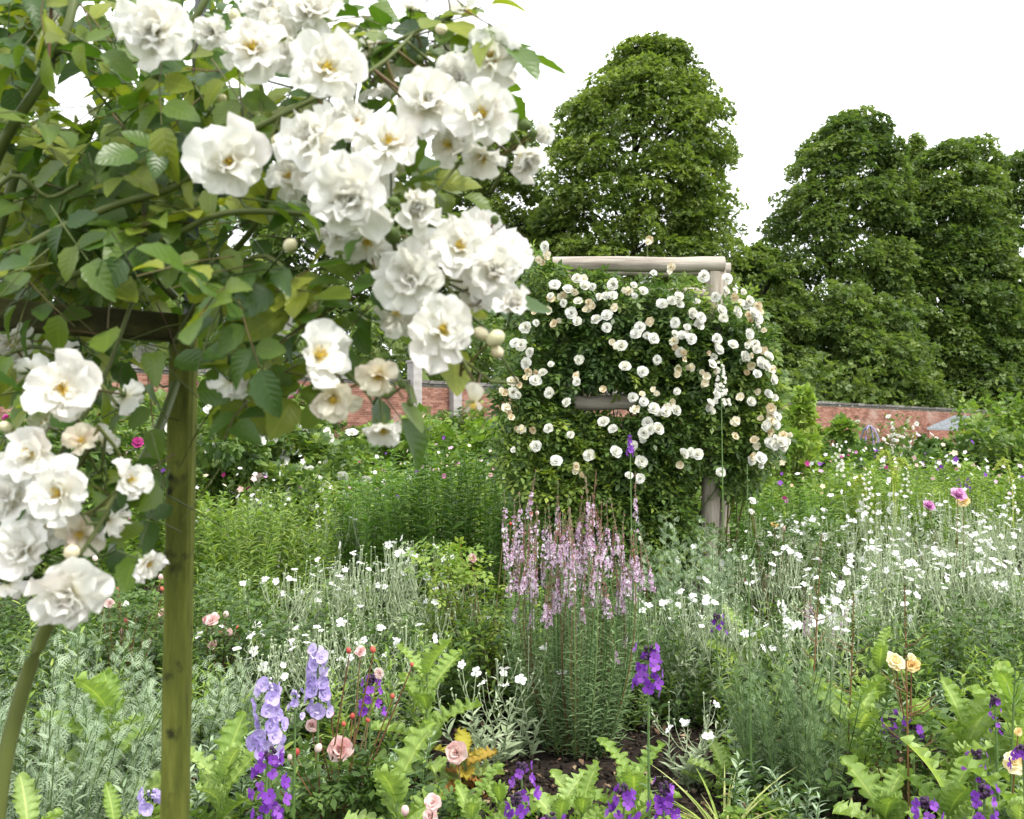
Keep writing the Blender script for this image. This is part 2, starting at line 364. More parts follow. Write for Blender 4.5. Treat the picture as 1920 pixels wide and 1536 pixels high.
M['apri'] = foliage('apricot_petal', [(.80, .56, .22), (.87, .73, .40), (.90, .84, .62)], .3, .6, .2, .7)
M['foxy'] = foliage('foxtail_green', [(.32, .42, .06), (.48, .55, .12)], .2, .6, .2)
M['stripe'] = foliage('striped_grass', [(.20, .32, .06), (.38, .45, .11), (.52, .54, .24)], .3, .6, .2)
M['dry'] = foliage('dry_leaf', [(.06, .04, .025), (.16, .10, .06), (.36, .28, .18)], .1, .8, .1)
M['lead'] = rough_mat('blue_grey_paint', [(.2, .2, .32), (.3, .3, .44)], (5, 5, 5))

# ------------------------------------------------------------------ GROUND
def sheet(name, x0, x1, y0, y1, nx, ny, z, amp, mat):
    X, Y = np.meshgrid(np.linspace(x0, x1, nx + 1), np.linspace(y0, y1, ny + 1))
    Z = z + amp * (np.sin(X * 3.1 + np.cos(Y * 2.3) * 2) * np.cos(Y * 2.7 + X) + rng.uniform(-.5, .5, X.shape)) * .5 + amp
    g = Geo(); V = np.stack([X, Y, Z], -1).reshape(-1, 3)
    i, j = np.meshgrid(np.arange(nx), np.arange(ny)); a = (j * (nx + 1) + i).ravel()
    g.add(V, np.stack([a, a + 1, a + nx + 2, a + nx + 1], -1), V[:, :2] * .1, .5, mat)
    return tag(g.build(name), None, None, kind='structure')
o = sheet('ground', -600, 600, -300, 900, 4, 4, 0, 0, M['grass']); o['label'] = 'flat grassy ground reaching to the horizon beyond the wall'
o = sheet('flower_bed_soil', -16, 30, -.6, 19, 230, 98, .006, .025, M['soil']); o['label'] = 'dark crumbly soil of the flower border'
# crumbs, chips and dead leaves lying on the near soil
g = Geo(); n = 16000
xy = np.stack([rnd(n, -3.2, 3.2), rnd(n, 2.3, 5.6)], -1); loc = np.c_[xy, np.full(n, .05)]
g.place(BLOBS, loc, orient(rdir(n), rdir(n)), np.stack([rnd(n, .004, .014), rnd(n, .004, .018), rnd(n, .003, .009)], -1), rnd(n), M['soil'])
n = 3200; loc = np.c_[rnd(n, -3.2, 3.2), rnd(n, 2.3, 5.6), rnd(n, .05, .09)]
g.place(LEAFLO, loc, orient(rdir(n) * [1, 1, .25], np.array([0, 0, 1.]) + rdir(n) * .4), rnd(n, .015, .05), rnd(n), M['dry'])
tag(g.build('soil_litter'), 'brown crumbs and dead leaves lying on the bare soil', 'litter', kind='stuff')

# ------------------------------------------------------------------ BRICK WALL
WD = np.array([37.6, 26., 0]); WD /= np.linalg.norm(WD); WN = np.array([WD[1], -WD[0], 0])
W0 = np.array([-7.7, 28., 0]) - WD * 14; WL = 66.; WH = 3.72
wroot = thing('brick_wall', 'long old red brick garden wall with lichened stone coping behind the borders', 'wall', W0)
Rw = np.stack([WD, -WN, [0, 0, 1.]], -1)     # local x along, y into the wall, z up
def wl(x, y, z): return W0 + WD * x - WN * y + np.array([0, 0, z])
g = Geo(); g.place(box_t(0, WL, .012, .35, 0, WH), W0, Rw[None], 1., .5, M['mortar']); g.build('wall_core', wroot, False)
bt = box_t(0, .215, 0, .02, 0, .064); bt = (bt[0], bt[1][[0, 1, 2, 4, 5]], bt[2])
rows = np.arange(int(WH / .075)); cols = np.arange(int(WL / .227)); rr, cc = np.meshgrid(rows, cols)
bx = (cc * .227 + (rr % 2) * .1135).ravel(); bz = (rr * .075 + .005).ravel()
sel = (bx > 14.6) & (bx < 18.2) & (bz > 2.05) & (bz < 3.45)
idx = np.where(sel)[0][:300]
other = np.ones(len(bx), bool); other[idx] = False; other &= bx < WL - .25
g = Geo(); o_ = np.where(other)[0]
L = W0 + bx[o_, None] * WD - WN * rnd(len(o_), -.004, .006)[:, None] + bz[o_, None] * np.array([0, 0, 1.])
g.place(bt, L, np.repeat(Rw[None], len(o_), 0), 1., rnd(len(o_), .1, .9), M['brick'])
ob = g.build('brick_courses', wroot, False); ob['kind'] = 'stuff'
bms = [solid((bt[0] @ Rw.T, bt[1], bt[2]), M['brick'], 'brick', tint=t) for t in (.15, .35, .5, .65, .85)]
for i in idx: inst('brick', random.choice(bms), wroot, WD * bx[i] - WN * random.uniform(-.004, .006) + np.array([0, 0, bz[i]]))
cms = [solid((box_t(0, .58, -.07, .42, 0, .09 + .01 * k)[0] @ Rw.T, box_t(0, 1, 0, 1, 0, 1)[1], box_t(0, 1, 0, 1, 0, 1)[2]), M['coping'], 'coping_stone', tint=.25 + .12 * k) for k in range(4)]
dms = solid((box_t(0, WL, -.035, .38, 0, .08)[0] @ Rw.T, box_t(0, 1, 0, 1, 0, 1)[1], box_t(0, 1, 0, 1, 0, 1)[2]), M['coping'], 'oversailing_course', tint=.2)
inst('oversailing_course', dms, wroot, (0, 0, WH + .002))
for i in range(int(WL / .6)): inst('coping_stone', random.choice(cms), wroot, WD * (i * .6) + np.array([0, 0, WH + .086 + random.uniform(0, .012)]))
def wall_at(px):
    """distance at which the wall face stands for this photo column"""
    k = (px - 960) / F; Y = (W0[1] - W0[0] * .6915) / (1 - k * .6915); return Y
for px, lb in ((775, 'left'), (850, 'right')):
    Yw = wall_at(px); b = W(px, 850, Yw); b[2] = 0; zt = W(px, 672, Yw)[2]
    r = thing('gate_pier', f'pale banded gate pier above the brick wall, the {lb} one of two', 'pier', b, 'pale piers above the wall')
    g = Geo(); k = 0; z = 0
    while z < zt - .2:
        e = 0 if k % 2 else .004
        g.place(box_t(-.17 + e, .17 - e, -.3 + e, .17 - e, 0, .1405), b + [0, 0, z], Rw[None], 1., .6 if k % 2 else .4, M['palestone'], ); z += .141; k += 1
    g.build('shaft', r, False)
    g = Geo(); g.place(box_t(-.21, .21, -.34, .21, 0, .08), b + [0, 0, z], Rw[None], 1., .4, M['palestone']); g.build('cap', r, False)
# lean-to at the far right of the wall
Yw = wall_at(1770); a0 = W(1738, 806, Yw - 2.2); a1 = W(1800, 782, Yw - 1.0)
r = thing('lean_to_shed', 'small lean-to shed with sloping grey slate roof against the far right of the wall', 'shed', (a0[0], a0[1], 0))
g = Geo(); dep = -WN * 2.2; th = np.array([0, 0, .12])
V = np.array([a0, a1, a1 + WD * 2.6, a0 + WD * 3.4]); V = np.concatenate([V, V + th])
V[[1, 2, 5, 6]] += np.array([0, .6, 0])
g.add(V, np.array([(3, 2, 1, 0), (4, 5, 6, 7), (0, 1, 5, 4), (1, 2, 6, 5), (2, 3, 7, 6), (3, 0, 4, 7)]), V[:, :2], .5, M['slate']); g.build('roof', r, False)
g = Geo(); lo = V[:4].copy(); lo[:, 2] -= .005; bo = lo.copy(); bo[:, 2] = 0
cen = lo.mean(0); lo[:, :2] = cen[:2] + (lo[:, :2] - cen[:2]) * .93; bo[:, :2] = lo[:, :2]
VV = np.concatenate([bo, lo]); g.add(VV, np.array([(0, 1, 5, 4), (1, 2, 6, 5), (2, 3, 7, 6), (3, 0, 4, 7)]), VV[:, :2], .4, M['brick']); g.build('wall', r, False)

# ------------------------------------------------------------------ TREES
def tree(name, label, cx, top, bot, prof, Y, ncl, nlf, leaf, mat, seed, group='trees behind the garden wall', cl=1.0, sparse=0.):
    """prof: list of (photo y, left x, right x)"""
    r = np.random.default_rng(seed)
    base = W(cx, HORIZ, Y); base[2] = 0
    root = thing(name, label, 'tree', base, group)
    zt = W(cx, top, Y)[2]; zb = W(cx, bot, Y)[2]
    zs = np.array([W(cx, p[0], Y)[2] for p in prof])[::-1]
    xl = np.array([(p[1] - 960) / F * Y for p in prof])[::-1]; xr = np.array([(p[2] - 960) / F * Y for p in prof])[::-1]
    # clusters
    z = r.uniform(zb, zt, ncl * 3)
    L_ = np.interp(z, zs, xl); R__ = np.interp(z, zs, xr); h = (R__ - L_) / 2; mid = (R__ + L_) / 2
    keep = r.uniform(0, 1, len(z)) < (h / h.max()) ** .6; z, h, mid = z[keep][:ncl], h[keep][:ncl], mid[keep][:ncl]
    n = len(z); ph = r.uniform(0, 2 * math.pi, n); ph = np.where((np.sin(ph) > 0) & (r.uniform(0, 1, n) < .55), -ph, ph)
    cs = cl * h.max() * r.uniform(.075, .19, n); cs = np.minimum(cs, h * .5 + .5)
    rad = np.maximum(h * r.uniform(.96, 1.06, n) - cs * .7, 0) * (r.uniform(.12, 1, n) ** .38)
    C_ = np.stack([mid + rad * np.cos(ph), Y + rad * np.sin(ph) * .9, z], -1)
    # leaves
    ci = r.choice(n, nlf, p=cs ** 2 / np.sum(cs ** 2))
    d = nrmz(r.normal(size=(nlf, 3)) + np.array([0, -.25, .45])); q = r.uniform(.35, 1, nlf) ** .5
    outw = nrmz((C_ - np.array([0, Y, (zb + zt) / 2 - 2.])) * [1, 1, .4] - [0, 0, 0])
    outw = nrmz(np.stack([C_[:, 0] - mid, C_[:, 1] - Y, np.zeros(n)], -1) + 1e-6)
    P = C_[ci] + d * (cs[ci] * q)[:, None] * np.array([1.2, 1.1, .58])
    off = np.sum((P - C_[ci])[:, :2] * outw[ci][:, :2], -1); P[:, 2] -= .28 * np.maximum(off, 0)
    dirs = nrmz(outw[ci] * .7 + d * .6 + r.normal(size=(nlf, 3)) * .6 - [0, 0, .25])
    up = nrmz(np.array([0, 0, 1.]) + d * .7 + r.normal(size=(nlf, 3)) * .6)
    tint = np.clip(.42 + r.normal(size=nlf) * .18 + (r.uniform(-.2, .2, n))[ci], 0, 1)
    g = Geo(); g.place(SPRAY, P, orient(dirs, up), leaf * r.uniform(.7, 1.3, nlf), tint, mat)
    ob = g.build('crown', root); ob['kind'] = 'stuff'
    g = Geo(); mc = np.interp((zb + zt) / 2, zs, (xl + xr) / 2)
    tr = np.array([[base, base + [0, 0, zb * .6], [base[0] * .5 + mc * .5, Y, (zb + zt) / 2], [mc, Y, zt * .93]]])
    g.tubes(tr, h.max() * .075, .05, M['bark'], S=10); g.build('trunk', root)
    g = Geo(); k = min(n, 70); sel = r.choice(n, k, False); t = np.clip((C_[sel, 2] - 1.5) / zt * .9, .1, .85)
    st = np.stack([np.interp(t, [0, .3, .6, 1], tr[0][:, 0]), np.full(k, Y), np.interp(t, [0, .3, .6, 1], tr[0][:, 2])], -1)
    st[:, 2] = np.minimum(st[:, 2], C_[sel, 2] - .3)
    Pm = (st + C_[sel]) / 2 + [0, 0, .3]
    g.tubes(np.stack([st, Pm, C_[sel]], 1), h.max() * .018, .02, M['bark'], S=5); g.build('limb', root)
    return root
tree('lime_tree', 'tall dense rounded tree standing highest in the middle beyond the wooden arch', 1190, 95, 640,
     [(88, 1170, 1270), (110, 1140, 1305), (150, 1112, 1335), (180, 1072, 1350), (250, 1022, 1385), (330, 1005, 1385), (430, 990, 1395), (520, 985, 1395), (640, 990, 1390), (760, 1000, 1380)], 55, 640, 44000, .27, M['lime'], 1)
tree('lime_tree', 'dense green tree filling the gap behind the right side of the foreground white roses', 890, 185, 660,
     [(185, 900, 960), (240, 830, 1000), (320, 790, 1030), (420, 770, 1050), (560, 760, 1060), (700, 760, 1060)], 60, 400, 24000, .30, M['lime'], 2)
tree('lime_tree', 'dark rounded tree seen through the rose stems right of the metal upright', 600, 300, 660,
     [(300, 560, 640), (360, 480, 740), (440, 430, 800), (560, 400, 820), (760, 400, 820)], 58, 360, 20000, .30, M['limed'], 3)
tree('lime_tree', 'dark tree behind the foreground rose leaves left of the metal upright', 230, 330, 660,
     [(330, 180, 280), (400, 90, 380), (520, 40, 430), (760, 40, 430)], 54, 260, 12000, .34, M['limed'], 4)
tree('lime_tree', 'dark tree behind the rose foliage at the left edge', -60, 300, 660,
     [(300, -120, 0), (400, -200, 80), (520, -260, 120), (760, -260, 120)], 54, 200, 7000, .36, M['limed'], 5)
tree('lime_tree', 'conical grey-green tree with pointed rounded top, left one of the right-hand trees', 1560, 218, 700,
     [(212, 1585, 1645), (235, 1545, 1672), (300, 1485, 1702), (370, 1450, 1718), (430, 1420, 1730), (520, 1392, 1730), (620, 1400, 1740), (780, 1410, 1740)], 66, 560, 36000, .30, M['limed'], 6)
tree('poplar_tree', 'slender sparse poplar top poking up between the two right-hand trees', 1728, 255, 520,
     [(255, 1722, 1736), (290, 1706, 1750), (350, 1700, 1756), (520, 1695, 1760)], 100, 160, 3600, .42, M['lime'], 7, cl=2.2)
tree('maple_tree', 'broad billowing dark green tree overhanging the right part of the wall', 1790, 272, 745,
     [(270, 1790, 1880), (285, 1745, 1885), (330, 1685, 1895), (400, 1645, 1905), (500, 1620, 1915), (600, 1590, 1920), (700, 1580, 1925), (790, 1590, 1925)], 68, 420, 34000, .34, M['limed'], 8, cl=1.15)
tree('maple_tree', 'dark tree cut off by the right edge of the picture', 1965, 280, 745,
     [(270, 1930, 2000), (300, 1880, 2040), (400, 1850, 2080), (550, 1830, 2110), (780, 1830, 2110)], 70, 230, 13000, .38, M['limed'], 9, cl=1.15)
tree('small_tree', 'low bushy tree in the dip between the middle and the right-hand trees', 1420, 465, 740,
     [(462, 1410, 1440), (490, 1370, 1480), (560, 1340, 1520), (660, 1330, 1530), (790, 1330, 1530)], 58, 180, 10000, .32, M['limed'], 10)
tree('small_tree', 'dark bushy tree under the right-hand tall trees just behind the wall', 1560, 545, 760,
     [(545, 1500, 1640), (600, 1440, 1720), (700, 1420, 1760), (800, 1420, 1760)], 60, 180, 10000, .32, M['limed'], 11)
tree('small_tree', 'low dark bush behind the wall under the broad right-hand tree', 1800, 600, 765,
     [(600, 1740, 1860), (660, 1690, 1930), (800, 1680, 1950)], 66, 120, 8000, .36, M['limed'], 12)
# dark under-wood behind the wall
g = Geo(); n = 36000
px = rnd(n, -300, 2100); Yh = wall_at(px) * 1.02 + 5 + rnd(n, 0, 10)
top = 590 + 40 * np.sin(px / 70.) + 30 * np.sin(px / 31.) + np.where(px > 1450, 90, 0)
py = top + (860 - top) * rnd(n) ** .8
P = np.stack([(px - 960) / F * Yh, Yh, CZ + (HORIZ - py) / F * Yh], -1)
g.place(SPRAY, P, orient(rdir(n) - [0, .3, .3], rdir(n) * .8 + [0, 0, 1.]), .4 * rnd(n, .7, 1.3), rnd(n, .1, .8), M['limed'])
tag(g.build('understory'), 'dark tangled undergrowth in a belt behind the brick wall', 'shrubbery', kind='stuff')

# ------------------------------------------------------------------ planting primitives
Z1 = np.array([0, 0, 1.])
def lerp_poly(P, m, t):
    K = P.shape[1]; s = np.clip(t, 0, .9999) * (K - 1); i = s.astype(int); f = (s - i)[:, None]
    a = P[m, i]; b = P[m, i + 1]; return a * (1 - f) + b * f, nrmz(b - a)
def stems(B, H, lean, K=5, bend=.12):
    n = len(B); d = rdir(n) * [1, 1, 0]; L = np.broadcast_to(H, (n,))
    lean = lean if np.ndim(lean) == 2 else d * np.broadcast_to(lean, (n,))[:, None]
    top = B + Z1 * L[:, None] + lean; bd = rdir(n) * [1, 1, 0] * (L * bend)[:, None]
    t = np.linspace(0, 1, K)[None, :, None]
    return B[:, None] * (1 - t) + top[:, None] * t + bd[:, None] * (t * (1 - t)) * 2
def leafy(g, P, per, t0, t1, size, el, tm, mat, tint=(.2, .8), taper=.5, droop=.0, whorl=1, roll=.35):
    """leaves along stems: el elevation angle above horizontal relative to stem"""
    m = np.repeat(np.arange(len(P)), per); k = np.tile(np.arange(per), len(P)); n = len(m)
    t = t0 + (t1 - t0) * ((k // whorl) * whorl + .5 + rnd(n, -.3, .3) * (whorl == 1)) / per
    loc, T = lerp_poly(P, m, t)
    ph = k * 2.3999 + rnd(len(P), 0, 6.28)[m] + rnd(n, -.3, .3) if whorl == 1 else (k % whorl) * 2 * math.pi / whorl + (k // whorl) * 1.57 + rnd(len(P), 0, 6.28)[m] + rnd(n, -.25, .25)
    h = np.stack([np.cos(ph), np.sin(ph), np.zeros(n)], -1); e = el + rnd(n, -.25, .25)
    d = h * np.cos(e)[:, None] + T * np.sin(e)[:, None]; nn = T * np.cos(e)[:, None] - h * np.sin(e)[:, None]
    tt = (t - t0) / (t1 - t0); sc = size * (1 - taper * tt) * rnd(n, .7, 1.25)
    g.place(tm, loc, orient(d, nn + rdir(n) * roll), sc, rnd(n, *tint), mat)
def disc(c, rx, ry, n):
    a = rnd(n, 0, 6.283); r = np.sqrt(rnd(n)); return np.stack([c[0] + rx * r * np.cos(a), c[1] + ry * r * np.sin(a), np.zeros(n)], -1)
def gp(px, Y): return np.array([(px - 960) / F * Y, Y, 0.])
def hz(py, Y): return CZ + (HORIZ - py) / F * Y

# flower meshes shared by repeats
def flower_mesh(name, rings, mat, center=None, n=3, cup=.35, wav=.05, seed=0, cr=.12, cmat=None, w=.95):
    """rings: (count, elevation deg, size, z)"""
    g = Geo(); r = random.Random(seed)
    for c, el, sz, z in rings:
        off = r.random() * 6
        for i in range(c):
            a = off + 6.283 * i / c + r.uniform(-.12, .12); e = R_(el + r.uniform(-9, 9))
            tm = petal_t(r.random() * 999, w, cup, wav, n)
            Rm = rotz(a) @ rotx(e)
            v = tm[0] * sz * r.uniform(.9, 1.1); v = v @ Rm.T + [0, 0, z]
            g.add(v, tm[1], tm[2], r.uniform(.15, .85), mat)
    if center: g.add(BLOB[0] * [cr, cr, cr * .6] + [0, 0, .03], BLOB[1], BLOB[2], .5, center)
    return g.mesh(name)
ARCHF = [flower_mesh('rose_flower', [(6, 8, 1, 0), (6, 32, .9, .02), (5, 55, .75, .04), (4, 75, .55, .05)], M['afl'], None, 2, .5, .06, s) for s in range(6)]
ARCHD = [flower_mesh('faded_flower', [(5, -10 + 30 * (s % 2), .9, 0), (4, 50, .6, .04)], M['afad'], M['stamen'], 2, .5, .12, s + 20, .2) for s in range(4)]
CAMP = [flower_mesh('flower', [(5, 2 + 9 * s, 1, 0)], M['white'], M['stem'], 3, .25, .07, s + 40, .13, w=.74) for s in range(4)]
WALLF = [flower_mesh('floret', [(4, 8 + 8 * s, 1, 0)], M['purple'], M['dpurple'], 2, .1, .06, s + 50, .1, w=.85) for s in range(3)]
BELL = [flower_mesh('floret', [(6, 20, 1, 0), (3, 55, .5, .03)], M['lilac'], M['white'], 3, .25, .08, s + 60, .12, w=1.0) for s in range(3)]
PINKR = [flower_mesh('flower', [(6, 5, 1, 0), (6, 30, .9, .02), (5, 52, .75, .05), (5, 75, .6, .08)], M['pink'], None, 3, .5, .08, s + 70) for s in range(3)]
PEON = flower_mesh('flower', [(8, 10, 1, 0), (7, 35, .9, .02), (6, 55, .8, .05), (5, 75, .6, .08)], M['peony'], None, 3, .6, .08, 81)
APRI = [flower_mesh('flower', [(7, 5, 1, 0), (6, 35, .8, .02), (5, 60, .6, .05)], M['apri'], M['stamen'], 3, .4, .1, 85 + s, .15) for s in range(2)]
WROSE = [flower_mesh('flower', [(6, 5, 1, 0), (5, 35, .8, .03), (4, 65, .6, .05)], M['afl'], None, 2, .4, .08, 90 + s) for s in range(3)]
MAGR = flower_mesh('flower', [(6, 10, 1, 0), (5, 45, .8, .03)], M['magenta'], None, 2, .4, .08, 95)
def budmesh(name, mat, seed=0):
    g = Geo(); g.add(BLOB[0] * [.8, .8, 1.05] + [0, 0, .9], BLOB[1], BLOB[2], .5, mat)
    for i in range(5):
        tm = leaf_t(.55, 3, 2, -.35, .2); g.add((tm[0] * 1.5) @ (rotz(i * 1.257) @ rotx(R_(68))).T, tm[1], tm[2], .5, M['calyx'])
    return g.mesh(name)
BUDC = budmesh('bud', M['bud']); BUDR = budmesh('bud', M['red']); BUDP = budmesh('bud', M['pink']); BUDG = budmesh('bud', M['calyx'])

# ------------------------------------------------------------------ background border (far third)
def blk(n, px0, px1, y0, y1):
    Y = 1 / rnd(n, 1 / y1, 1 / y0) if y1 > y0 else np.full(n, y0)
    return np.stack([(rnd(n, px0, px1) - 960) / F * Y, Y, np.zeros(n)], -1)
def patch_h(B, amp=.3, k=.8, seed=0.): return 1 + amp * np.sin(B[:, 0] * k * 2.1 + seed) * np.cos(B[:, 1] * k * 1.3 + seed * 2) + amp * .5 * np.sin(B[:, 0] * k * 5 + B[:, 1] * 3)
# far: Y 13..wall
g = Geo(); B = blk(2600, -250, 2150, 12.5, 27); B = B[B[:, 1] < wall_at(960 + B[:, 0] / B[:, 1] * F) - 1.2]
n = len(B); H = .98 * patch_h(B, .22, .5, 1.) * rnd(n, .8, 1.2)
P = stems(B, H, rnd(n, 0, .4)); g.tubes(P, .008, .003, M['stem'], rnd(n), 3)
leafy(g, P, 26, .2, 1, .15, .5, LEAFLO, M['green'], (.05, .8), .3)
tag(g.build('far_border_foliage'), 'massed green herbaceous leaves of the far borders below the brick wall', 'foliage', kind='stuff')
g = Geo(); B = blk(620, -200, 2150, 9, 14); n = len(B); B = B[(B[:, 0] / B[:, 1] * F + 960 < 930) | (B[:, 0] / B[:, 1] * F + 960 > 1480) | (B[:, 1] > 10.5)]; n = len(B)
H = 1.02 * patch_h(B, .25, .7, 2.) * rnd(n, .8, 1.15)
P = stems(B, H, rnd(n, 0, .35)); g.tubes(P, .006, .003, M['stem'], rnd(n), 3)
leafy(g, P, 40, .15, 1, .12, .55, LEAFLO, M['green'], (.1, .9), .3)
n2 = n // 2; leafy(g, P[:n2], 30, .4, 1.02, .09, .9, LANCE, M['green'], (.5, 1.), .3)
tag(g.build('middle_border_foliage'), 'bright green leafy perennials massed in the middle borders', 'foliage', kind='stuff')

# shrubs in front of the wall
def shrub(name, label, px, Y, rx, H, mat, n, leaf, seed, group=None, cat='shrub', tm=SPRAY, z0=0.1, tint=(.1, .8)):
    b = gp(px, Y); r = thing(name, label, cat, b, group)
    nc = 40; C_ = np.stack([b[0] + rx * rng.normal(size=nc) * .45, b[1] + rx * rng.normal(size=nc) * .4, z0 + (H - z0) * rnd(nc, .1, .95)], -1)
    C_[:, 0] = np.clip(C_[:, 0], b[0] - rx, b[0] + rx)
    ci = rng.integers(0, nc, n); d = rdir(n); cs = rnd(nc, .18, .34) * rx
    P = C_[ci] + d * (cs[ci] * rnd(n, .5, 1))[:, None]; P[:, 2] = np.maximum(P[:, 2], .03)
    g = Geo(); g.place(tm, P, orient(d + rdir(n) * .6, Z1 + rdir(n) * .8), leaf * rnd(n, .7, 1.3), rnd(n, *tint), mat)
    o = g.build('foliage', r); o['kind'] = 'stuff'
    g = Geo(); st = np.repeat((b + [0, 0, 0])[None], nc, 0) + rdir(nc) * [.1, .1, 0]
    g.tubes(np.stack([st, (st + C_) / 2 + [0, 0, .1], C_], 1), .012, .004, M['cane'], .4, 4); g.build('stem', r)
    return r, C_, cs
def flowers_on(r, C_, cs, k, meshes, size, name='flower', front=1.0, zup=.3):
    rl = np.array(r['_loc']); nc = len(C_)
    for i in range(k):
        j = random.randrange(nc); d = nrmz(rng.normal(size=3) * [1, .6, .7] + [0, -front, zup])
        inst(name, random.choice(meshes), r, C_[j] + d * cs[j] * 1.05 - rl, orient(nrmz(np.cross(d, rdir(1)[0]))[None], d[None])[0], size * random.uniform(.75, 1.2))
r, c, s = shrub('rose_bush', 'cream flowered rose bush below the brick wall just right of the green post', 460, 11, 1.35, 1.75, M['aleaf'], 5200, .11, 1); flowers_on(r, c, s, 95, WROSE, .095)
r, c, s = shrub('rose_bush', 'cream flowered rose bush lower in front of the wall, beside the tall green perennials', 560, 10, .8, 1.15, M['aleaf'], 2500, .10, 2); flowers_on(r, c, s, 34, WROSE, .085)
r, c, s = shrub('rose_bush', 'pale rose bush behind the green post at the left', 270, 12, 1.5, 2.1, M['aleaf'], 4200, .12, 3); flowers_on(r, c, s, 60, WROSE, .07)
r, c, s = shrub('rose_bush', 'magenta flowered bush glimpsed at the left edge between white blooms', 110, 9, 1.1, 1.6, M['aleaf'], 3000, .11, 4); flowers_on(r, c, s, 22, [MAGR], .06)
for px, rx, H, lb in ((400, 1.6, 3.6, 'dark leaved climber on the wall beside the green post'), (840, 1.5, 3.0, 'violet-specked climber on the wall below the gate piers'), (610, .9, 2.6, 'low climber on the wall under the hanging fading blooms'), (530, 1.5, 3.2, 'red climbing rose trained on the brick wall, left of the pale blooms'), (690, 1.3, 2.3, 'pink climbing rose low on the brick wall behind the hanging white blooms')):
    Yw = wall_at(px) - .6; r, c, s = shrub('wall_rose', lb, px, Yw, rx, H, M['aleaf'], 2200, .16, 5); flowers_on(r, c, s, 30, [MAGR] if px in (530, 400) else PINKR, .10)
for px, rx, H, lb in ((1640, 2.2, 3.2, 'white rambling rose spread on the sunny brick wall right of the arch'), (1690, 2.0, 2.6, 'smaller cream rambling rose beside the white one on the wall')):
    Yw = wall_at(px) - .6; r, c, s = shrub('wall_rose', lb, px, Yw, rx, H, M['aleaf'], 330, .2, 6); flowers_on(r, c, s, 48, WROSE, .13)
for px, Y, rx, H, lb, m in ((1505, 17, .8, 1.95, 'bushy mid green shrub at the wall end right beside the arch', 'green'), (1905, 30, 2.4, 3.2, 'yellowish green shrub at the far right in front of the wall', 'green'),
                            (1765, 22, .9, 1.8, 'olive green rounded shrub in front of the lean-to', 'dgreen'), (1925, 17, 1.4, 1.75, 'reddish tipped rose shrub at the far right border', 'aleaf'),
                            (1590, 21, 2.2, 1.35, 'low green hedge-like shrub below the sunny brick wall', 'dgreen'), (820, 17, 1.6, 1.75, 'loose green shrub with violet flowers below the gate piers', 'green'), (700, 19, 1.5, 1.3, 'low dark shrub below the brick wall behind the tall perennials', 'dgreen'),
                            (1310, 16, 1.7, 1.7, 'green shrub seen past the foot of the arch', 'green'), (1000, 18, 1.6, 1.9, 'green shrub behind the left side of the arch', 'green')):
    r, c, s = shrub('garden_shrub', lb, px, Y, rx, H, M[m], 3800, .16, 7, 'shrubs in the far border')
    if px in (1925, 1775): flowers_on(r, c, s, 14, [MAGR], .07)
    if px == 820: flowers_on(r, c, s, 26, WALLF, .05)
for px, lb in ((1470, 'slender sapling shoot with bright leaves rising right of the arch'), ):
    r, c, s = shrub('sapling', lb, 1485, 12, .35, 2.3, M['green'], 900, .12, 8, tint=(.5, 1.))
# bluish metal obelisk
b = gp(1630, 22); r = thing('garden_obelisk', 'pale violet-grey garden obelisk with rounded top standing before the brick wall', 'obelisk', b)
zt = hz(798, 22)
for k in range(4):
    a = k * 1.571 + .78; g = Geo(); B0 = b + np.array([.22 * math.cos(a), .22 * math.sin(a), 0])
    g.tubes(np.array([[B0, B0 + [0, 0, zt - .3], b + [.12 * math.cos(a), .12 * math.sin(a), zt - .08], b + [0, 0, zt]]]), .02, .02, M['lead'], S=6); g.build('leg', r)
g = Geo()
for z in (.5, 1.0, 1.5):
    a = np.linspace(0, 6.283, 13); g.tubes(np.stack([b[0] + .22 * np.cos(a), b[1] + .22 * np.sin(a), np.full(13, z)], -1)[None], .012, .012, M['lead'], S=5)
g.build('hoop', r)

# ------------------------------------------------------------------ WOODEN ARCH and its climbing rose
YA = 6.5
root = thing('wooden_arch', 'rustic grey log arch smothered by a white climbing rose', 'arch', gp(1200, YA))
def log(name, a, b, r0, r1, mat=None):
    a = np.asarray(a, float); b = np.asarray(b, float); K = 9; t = np.linspace(0, 1, K)[:, None]
    P = a * (1 - t) + b * t; P[1:-1] += rng.normal(size=(K - 2, 3)) * .004
    g = Geo(); g.tubes(P[None], r0, r1, mat or M['log'], .5, 18)
    # capped ends
    for e, d in ((a, a - b), (b, b - a)):
        d = nrmz(d); A = nrmz(np.cross(d, [.3, .2, 1.])); Bv = np.cross(d, A); aa = np.arange(18) * 2 * math.pi / 18
        rr = r0 if e is a else r1
        V = np.concatenate([[e + d * .006], e + rr * (np.cos(aa)[:, None] * A + np.sin(aa)[:, None] * Bv)])
        g.add(V, np.array([(0, 1 + i, 1 + (i + 1) % 18, 1 + (i + 1) % 18) for i in range(18)]), V[:, :2], .8, mat or M['log'])
    return g.build(name, root, True)
log('top_rail', W(1036, 496, YA), W(1357, 496, YA), .055, .058)
log('top_rail', W(1070, 508, YA + 1.1), W(1368, 505, YA + 1.1), .055, .055)
zt = W(1200, 510, YA)[2]
for px, Y, pb in ((1060, YA + .02, 1062), (1340, YA + .02, 1322), (1085, YA + 1.1, 1085), (1350, YA + 1.1, 1350)):
    tp = W(px, 512, Y); bt_ = gp(pb, Y); log('post', bt_, [tp[0], Y, zt - (.0 if Y < 7 else -.25)], .07, .062, M['logv'])
log('mid_rail', W(1065, 756, YA - .01), W(1330, 752, YA - .01), .055, .055)
log('cross_rail', W(1340, 556, YA), W(1348, 556, YA + 1.05), .045, .045)
